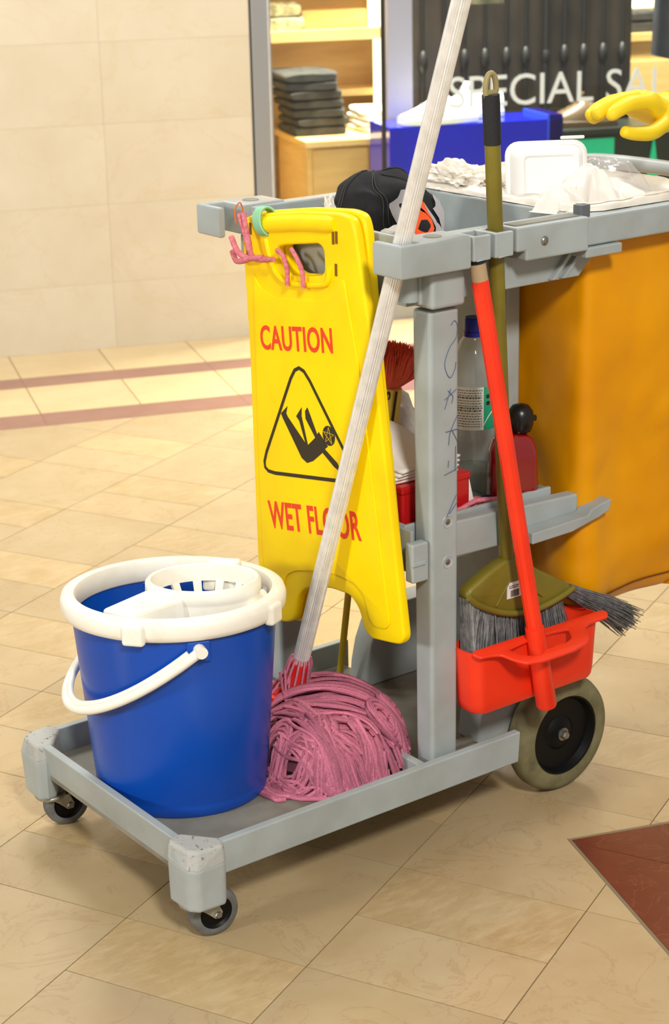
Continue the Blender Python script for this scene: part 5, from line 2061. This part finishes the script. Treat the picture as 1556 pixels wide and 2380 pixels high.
mb.build('bare_end', mat('beige_bare_end', (176, 150, 116), 0.6), dp, smooth=40)
mb = MB()
mb.tube([h1 - hd_ * 0.002, h1 + hd_ * 0.030], 0.0128, 16)
mb.build('end_cap', M_GRIP, dp, smooth=40)

# ------------------------------------------------------------------ things on the middle shelf
ZS = 0.4725
# water bottle
wbx, wby = 0.682, 0.184
T = Matrix.Translation((wbx, wby, ZS))
bo = empty('water_bottle', (wbx, wby, ZS), 'clear plastic water bottle with blue cap on the middle shelf', 'bottle')
prof = [(0.0, 0.006), (0.020, 0.0), (0.036, 0.001), (0.0405, 0.008), (0.041, 0.022)]
z = 0.03
while z < 0.13:
    prof += [(0.0385, z), (0.041, z + 0.009)]
    z += 0.0185
prof += [(0.0395, 0.138), (0.0405, 0.142), (0.0405, 0.206), (0.041, 0.212), (0.0385, 0.232), (0.032, 0.258), (0.022, 0.279), (0.0138, 0.290), (0.0138, 0.306)]
mb = MB()
mb.lathe(prof, 40, T)
mb.build('body', M_PET, bo, smooth=50)
wprof = [(0.0, 0.0065), (0.036, 0.003), (0.0395, 0.010), (0.040, 0.02), (0.0378, 0.03), (0.040, 0.039), (0.0378, 0.0485), (0.040, 0.0575), (0.0378, 0.067), (0.0378, 0.071), (0.0, 0.071)]
mb = MB()
mb.lathe(wprof, 36, T)
mb.build('water', M_WATER, bo, smooth=50)
mb = MB()
mb.lathe([(0.0, 0.318), (0.0135, 0.318), (0.0152, 0.316), (0.0155, 0.297), (0.0150, 0.2965), (0.0150, 0.2955), (0.0162, 0.295), (0.0162, 0.288), (0.0145, 0.288)], 30, T)
mb.build('cap', M_CAPBLUE, bo, smooth=40)
mb = MB()
a_vis = math.radians(-127)
mb.lathe([(0.0410, 0.1435), (0.0412, 0.1445), (0.0412, 0.2125), (0.0408, 0.2135)], 40, T, arc=(a_vis - 2.4, a_vis + 0.34))
lb = mb.build('label', M_LABELW, bo, smooth=60)
mb = MB()
mb.lathe([(0.0410, 0.1435), (0.0413, 0.1445), (0.0413, 0.2125), (0.0409, 0.2135)], 40, T, arc=(a_vis + 0.34, a_vis + 2.2))
lbg = mb.build('green_label', M_LABELG, bo, smooth=60)
mb = MB()
rb = random.Random(2)
z = 0.149
while z < 0.210:
    a = a_vis - 1.25
    big = rb.random() < 0.2
    while a < a_vis + 0.26:
        wv = rb.uniform(0.03, 0.12)
        mb.lathe([(0.0415, z), (0.0415, z + (0.0026 if big else 0.0013))], 3, T, arc=(a, min(a + wv, a_vis + 0.28)))
        a += wv + 0.03
    z += 0.0042
mb.build('small_print', M_INKG, lb, smooth=60)
for zz in (0.198, 0.187):
    mb = MB()
    c = Vector((0.0416, 0, 0))
    a = a_vis + 0.52
    T2 = T @ Matrix.Rotation(a, 4, 'Z') @ Matrix.Translation((0.0415, 0, zz)) @ Matrix.Rotation(PI / 2, 4, 'Y')
    mb.lathe([(0.0, 0.0004), (0.0036, 0.0004)], 16, T2)
    mb.build('round_mark', M_BLACK_INK, lbg, smooth=0)
mb = MB()
T2 = T @ Matrix.Rotation(a_vis + 0.60, 4, 'Z')
mb.tube(crspline([T2 @ Vector((0.0416, -0.012, 0.152)), T2 @ Vector((0.0424, -0.004, 0.164)), T2 @ Vector((0.0420, 0.008, 0.176))], 6), 0.0007, 5)
mb.build('white_sweep', M_LABELW, lbg, smooth=0)

# red bottle with a black ball cap
rx, ry = 0.694, 0.1025
rbt = empty('red_bottle', (rx, ry, ZS), 'glossy dark red bottle with round black knob cap on the middle shelf', 'bottle')
mb = MB()
rings = []
Tb = Matrix.Translation((rx, ry, ZS)) @ Matrix.Rotation(math.radians(-25), 4, 'Z')
for z, hx, hy, r in ((0.0, 0.035, 0.021, 0.012), (0.003, 0.038, 0.024, 0.014), (0.06, 0.0395, 0.0245, 0.016), (0.118, 0.0375, 0.0235, 0.017), (0.136, 0.032, 0.020, 0.017), (0.142, 0.022, 0.016, 0.014), (0.144, 0.014, 0.012, 0.010)):
    rings.append([(p[0], p[1], z) for p in rrect(-hx, hx, -hy, hy, r, 5)])
n = len(rings[0])
fs = [(q * n + k, q * n + (k + 1) % n, (q + 1) * n + (k + 1) % n, (q + 1) * n + k) for q in range(len(rings) - 1) for k in range(n)]
fs += [tuple(range(n)), tuple((len(rings) - 1) * n + k for k in range(n))]
mb.add([p for r_ in rings for p in r_], fs, Tb)
mb.build('body', M_REDB, rbt, smooth=50)
mb = MB()
mb.lathe([(0.012, 0.1345), (0.0165, 0.1365), (0.0205, 0.147), (0.0215, 0.158), (0.0195, 0.169), (0.013, 0.178), (0.005, 0.1805), (0.0, 0.181)], 28, Tb @ Matrix.Translation((0.012, 0, 0.0095)))
mb.lathe([(0.0, -0.005), (0.004, -0.004), (0.005, 0.0), (0.004, 0.004), (0.0, 0.005)], 10, Tb @ Matrix.Translation((0.034, 0.0, 0.1655)))
mb.build('knob_cap', M_BLKG, rbt, smooth=50)

# red box with napkins
rbx = empty('red_box', (0.525, 0.185, ZS), 'glossy red box with white napkins on top on the middle shelf', 'box')
mb = MB().box(0.463, 0.598, 0.095, 0.265, ZS, 0.572)
mb.build('body', M_REDBOX, rbx, smooth=0, bevel=0.004)
mb = MB().box(0.4615, 0.5995, 0.0935, 0.2665, 0.562, 0.5745)
mb.build('lid', M_REDBOX, rbx, smooth=0, bevel=0.003)
wc = MB()
wc.prism([(0.600, 0.485), (0.622, 0.480), (0.600, 0.566)], 0.10, 0.16, 'y')
wc = wc.build('paper_sachet', M_NAPKIN, smooth=0, bevel=0.001)
tag(wc, 'white paper packet leaning on the red box beside the water bottle', 'packet')
z = 0.575
for k, nm in enumerate(('bottom', 'lower middle', 'upper middle', 'top')):
    mb = MB()
    rot = Matrix.Translation((0.525, 0.185, 0)) @ Matrix.Rotation(0.06 * (k - 1.5), 4, 'Z')
    hgt = 0.005 if k < 3 else 0.004

    def nf(u, v, k=k, z=z):
        x = -0.062 + 0.124 * u
        y = -0.078 + 0.156 * v
        dd = 0.045 * (0.3 + k / 4) * math.exp(-((u - 0.55) / 0.4) ** 2 - ((v - 0.75) / 0.5) ** 2)
        return (x, y, z + dd + 0.002 * noise.noise(Vector((x * 30, y * 30, 3))))
    mb.grid(nf, 14, 14, T=rot)
    o = mb.build('paper_napkin', M_NAPKIN, smooth=60)
    md = o.modifiers.new('thick', 'SOLIDIFY')
    md.thickness = 0.004
    md.offset = 1
    tag(o, 'white folded napkin, ' + nm + ' of the pile on the red box', 'napkin', 'napkins on the red box')
    z += 0.0055

# static duster
du = empty('static_duster', (0.567, 0.287, ZS), 'coral red fluffy duster in a yellow wrapper on the middle shelf', 'duster')
D0 = Vector((0.548, 0.283, ZS))
D1 = Vector((0.571, 0.262, 0.685))
dd = (D1 - D0).normalized()
Td = Matrix.Translation(D0) @ rot_to(dd)
ld = (D1 - D0).length
mb = MB()
mb.lathe([(0.0, 0.0), (0.014, 0.001), (0.018, 0.02), (0.0245, ld * 0.72), (0.0225, ld * 0.98), (0.0, ld)], 22, Td)
wrap = mb.build('wrapper', M_DLABEL, du, smooth=50)
# vertical lettering on the wrapper, reading downwards
camdir = (Vector((-1.2, -1.98, 1.43)) - D1)
nrm = (camdir - dd * camdir.dot(dd)).normalized()
sidev = dd.cross(nrm).normalized()       # to the right in the picture
s0 = D1 + nrm * 0.0252 - dd * 0.004
mb = MB()
mb.text('Static', s0 - sidev * 0.008 - dd * 0.002, s0 - sidev * 0.008 - dd * 0.077, s0 + sidev * 0.006, 0.0006, bold=0.02)
mb.build('lettering', M_BLACK_INK, wrap, smooth=0)
mb = MB()
q0 = s0 + sidev * 0.0125 - nrm * 0.0035
mb.hexa([q0, q0 + sidev * 0.004 - nrm * 0.001, q0 + sidev * 0.004 - dd * 0.05 - nrm * 0.001, q0 - dd * 0.05],
        [q0 + nrm * 0.0008, q0 + sidev * 0.004, q0 + sidev * 0.004 - dd * 0.05, q0 - dd * 0.05 + nrm * 0.0008])
mb.build('black_bar', M_BLACK_INK, wrap, smooth=0)
fl_ = MB()
rb = random.Random(8)
for k in range(2600):
    a = rb.uniform(0, 2 * PI)
    sp = math.sqrt(rb.random())
    r0 = 0.016 * sp
    base_p = Vector((r0 * math.cos(a), r0 * math.sin(a), ld - 0.004))
    spread = 0.046 * sp
    hgt = rb.uniform(0.050, 0.075) * (1 - 0.2 * sp)
    tip = Vector((spread * math.cos(a) + rb.uniform(-.005, .005), spread * math.sin(a) + rb.uniform(-.005, .005), ld + hgt))
    mid = Vector((base_p.x * 0.3 + tip.x * 0.7 * 1.05, base_p.y * 0.3 + tip.y * 0.7 * 1.05, ld + hgt * 0.45))
    fl_.tube([base_p, mid, tip], [0.0012, 0.0013, 0.0004], 3, T=Td, cap=False)
o = fl_.build('fluff', M_FLUFF, du, smooth=60, fixn=False)
o['kind'] = 'stuff'

# white cloth behind the duster
crumple('cleaning_rag', (0.625, 0.335, 0.565), (0.060, 0.05, 0.085), M_RAG, 'large white cloth bundled behind the red duster', 'rag', 25.5, 0.35, 1.5, 4, 60, 0.2, ZS + 0.0005)

# pink yarn scraps and blue cloth on the shelf
py = MB()
rb = random.Random(4)
for k in range(9):
    c0 = Vector((0.618 + rb.uniform(-0.012, 0.012), 0.098 + rb.uniform(-0.012, 0.016), ZS + 0.006))
    pts = []
    for i in range(8):
        a = i * 1.0 + k
        pts.append(c0 + Vector((0.017 * math.cos(a) * rb.uniform(0.5, 1.1), 0.014 * math.sin(a) * rb.uniform(0.5, 1.1), rb.uniform(0, 0.042))))
    py.tube(crspline(pts, 5), 0.0035, 6)
py.tube(crspline([(0.535, 0.082, ZS + 0.048), (0.565, 0.080, ZS + 0.050), (0.60, 0.082, ZS + 0.056), (0.635, 0.078, ZS + 0.052), (0.655, 0.080, ZS + 0.050)], 8), 0.0042, 7)
o = py.build('yarn_scraps', M_PINKS, smooth=60)
tag(o, 'tangled pink yarn scraps by the near edge of the shelf', 'yarn')
crumple('blue_cloth', (0.655, 0.130, ZS + 0.020), (0.034, 0.020, 0.018), M_BLUECL, 'small blue cloth in front of the water bottle', 'cloth', 45.2, 0.8, 2.4, 4, 25, 0.3, ZS + 0.0005)

# ------------------------------------------------------------------ cleaner standing beyond the right edge, gloved hand in view
per_ = empty('person', (1.78, 0.10, 0.0), 'cleaner in a yellow rubber glove reaching in from the right', 'person')


def skin(name, verts, edges, radii, material, parent, root=0, sub=2):
    o0 = Vector(root_of(parent).location)
    me = bpy.data.meshes.new(name)
    me.from_pydata([tuple(Vector(v) - o0) for v in verts], edges, [])
    o = bpy.data.objects.new(name, me)
    COL.objects.link(o)
    o.parent = parent
    me.materials.append(material)
    sk = o.modifiers.new('skin', 'SKIN')
    sk.use_smooth_shade = True
    lay = me.skin_vertices[0].data if me.skin_vertices else None
    if lay is None:
        bm = bmesh.new()
        bm.from_mesh(me)
        bm.verts.layers.skin.verify()
        bm.to_mesh(me)
        bm.free()
        lay = me.skin_vertices[0].data
    for i, r in enumerate(radii):
        lay[i].radius = (r, r) if not isinstance(r, tuple) else r
        lay[i].use_root = (i == root)
    s = o.modifiers.new('sub', 'SUBSURF')
    s.levels = sub
    s.render_levels = sub
    return o


M_UNIF = mat('navy_uniform', (50, 58, 78), 0.8, col2=(42, 48, 66), nscale=20)
M_SKIN = mat('skin', (176, 122, 92), 0.55, sss=0.05)
M_HAIR = mat('dark_hair', (26, 20, 16), 0.6)
PX_, PY_ = 1.80, 0.05
V = [(PX_, PY_, 0.92), (PX_, PY_, 1.10), (PX_ - 0.01, PY_, 1.28), (PX_ - 0.01, PY_, 1.40), (PX_ - 0.02, PY_, 1.47),
     (PX_ - 0.01, PY_ + 0.17, 1.37), (PX_ - 0.12, PY_ + 0.24, 1.17), (1.46, 0.262, 1.085), (1.235, 0.258, 1.062),
     (PX_ - 0.01, PY_ - 0.17, 1.37), (PX_ - 0.03, PY_ - 0.24, 1.12), (PX_ - 0.16, PY_ - 0.22, 0.93),
     (PX_, PY_ + 0.09, 0.84), (PX_ - 0.02, PY_ + 0.10, 0.48), (PX_, PY_ + 0.10, 0.09),
     (PX_, PY_ - 0.09, 0.84), (PX_ - 0.01, PY_ - 0.10, 0.48), (PX_ + 0.02, PY_ - 0.10, 0.09)]
E_ = [(0, 1), (1, 2), (2, 3), (3, 4), (3, 5), (5, 6), (6, 7), (7, 8), (3, 9), (9, 10), (10, 11), (0, 12), (12, 13), (13, 14), (0, 15), (15, 16), (16, 17)]
R_ = [(0.12, 0.14), (0.11, 0.13), (0.11, 0.15), (0.07, 0.10), 0.05, 0.065, 0.052, 0.045, 0.038, 0.065, 0.048, 0.036, 0.09, 0.065, 0.05, 0.09, 0.065, 0.05]
body_ = skin('body', V, E_, R_, M_UNIF, per_)
mb = MB()
mb.lathe([(0.0, -0.11), (0.035, -0.105), (0.058, -0.075), (0.072, -0.02), (0.078, 0.03), (0.072, 0.075), (0.048, 0.11), (0.0, 0.122)], 24, Matrix.Translation((PX_ - 0.035, PY_, 1.595)), sx=1.15)
mb.lathe([(0.0, -0.02), (0.012, -0.016), (0.008, 0.012), (0.0, 0.02)], 10, Matrix.Translation((PX_ - 0.128, PY_, 1.585)))
for s in (-1, 1):
    mb.lathe([(0.0, -0.028), (0.010, -0.018), (0.014, 0.005), (0.008, 0.024), (0.0, 0.028)], 10, Matrix.Translation((PX_ - 0.03, PY_ + s * 0.078, 1.59)))
mb.tube([(PX_ - 0.02, PY_, 1.44), (PX_ - 0.025, PY_, 1.52)], 0.045, 14)
mb.build('head', M_SKIN, per_, smooth=60)
mb = MB()
mb.lathe([(0.083, -0.01), (0.085, 0.03), (0.079, 0.08), (0.052, 0.118), (0.0, 0.13)], 24, Matrix.Translation((PX_ - 0.022, PY_, 1.60)), sx=1.14)
mb.build('hair', M_HAIR, per_, smooth=60)
for s in (-1, 1):
    mb = MB()
    mb.tube(crspline([(PX_ + 0.05, PY_ + s * 0.10, 0.045), (PX_ - 0.03, PY_ + s * 0.10, 0.042), (PX_ - 0.12, PY_ + s * 0.105, 0.034), (PX_ - 0.18, PY_ + s * 0.107, 0.028)], 5), [0.03, 0.045, 0.045, 0.044, 0.043, 0.042, 0.041, 0.041, 0.041, 0.040, 0.038, 0.035, 0.03, 0.026, 0.02, 0.012][:16], 12, flat=0.8)
    mb.build('shoe', M_BLKG, per_, smooth=60)
# the other hand
wr2 = Vector((PX_ - 0.17, PY_ - 0.218, 0.915))
V = [wr2, wr2 + Vector((-0.06, 0.005, -0.05))]
E_ = [(0, 1)]
R_ = [0.03, (0.034, 0.018)]
for k in range(4):
    b0 = V[1] + Vector((-0.012, -0.027 + 0.018 * k, -0.012))
    V += [b0, b0 + Vector((-0.028, 0, -0.03)), b0 + Vector((-0.030, 0, -0.062))]
    i = len(V) - 3
    E_ += [(1, i), (i, i + 1), (i + 1, i + 2)]
    R_ += [0.010, 0.0095, 0.008]
i = len(V)
V += [wr2 + Vector((-0.035, 0.035, -0.035)), wr2 + Vector((-0.06, 0.05, -0.065))]
E_ += [(0, i), (i, i + 1)]
R_ += [0.012, 0.009]
skin('glove', V, E_, R_, M_GLOVE, per_)
# gloved hand in view
WR = Vector((1.232, 0.258, 1.062))
V = [Vector((1.30, 0.259, 1.068)), WR, Vector((1.165, 0.254, 1.066)), Vector((1.118, 0.250, 1.071))]
E_ = [(0, 1), (1, 2), (2, 3)]
R_ = [0.050, 0.036, (0.036, 0.03), (0.034, 0.026)]
fl4 = [((1.098, 0.224, 1.086), (1.052, 0.220, 1.088), (1.022, 0.219, 1.079), (1.000, 0.219, 1.069)),
       ((1.096, 0.242, 1.092), (1.044, 0.238, 1.092), (1.010, 0.237, 1.083), (0.988, 0.237, 1.071)),
       ((1.096, 0.261, 1.088), (1.047, 0.258, 1.087), (1.014, 0.256, 1.078), (0.992, 0.255, 1.066)),
       ((1.100, 0.279, 1.078), (1.058, 0.278, 1.075), (1.034, 0.277, 1.067), (1.016, 0.276, 1.058))]
for ch in fl4:
    i = len(V)
    V += [Vector(p) for p in ch]
    E_ += [(3, i), (i, i + 1), (i + 1, i + 2), (i + 2, i + 3)]
    R_ += [0.015, 0.0145, 0.0135, 0.0115]
i = len(V)
V += [Vector((1.140, 0.222, 1.046)), Vector((1.092, 0.208, 1.036)), Vector((1.050, 0.210, 1.040)), Vector((1.028, 0.213, 1.046))]
E_ += [(2, i), (i, i + 1), (i + 1, i + 2), (i + 2, i + 3)]
R_ += [0.016, 0.0135, 0.012, 0.010]
gl = skin('glove', V, E_, R_, M_GLOVE, per_, root=1)
gl['label'] = 'yellow rubber glove'
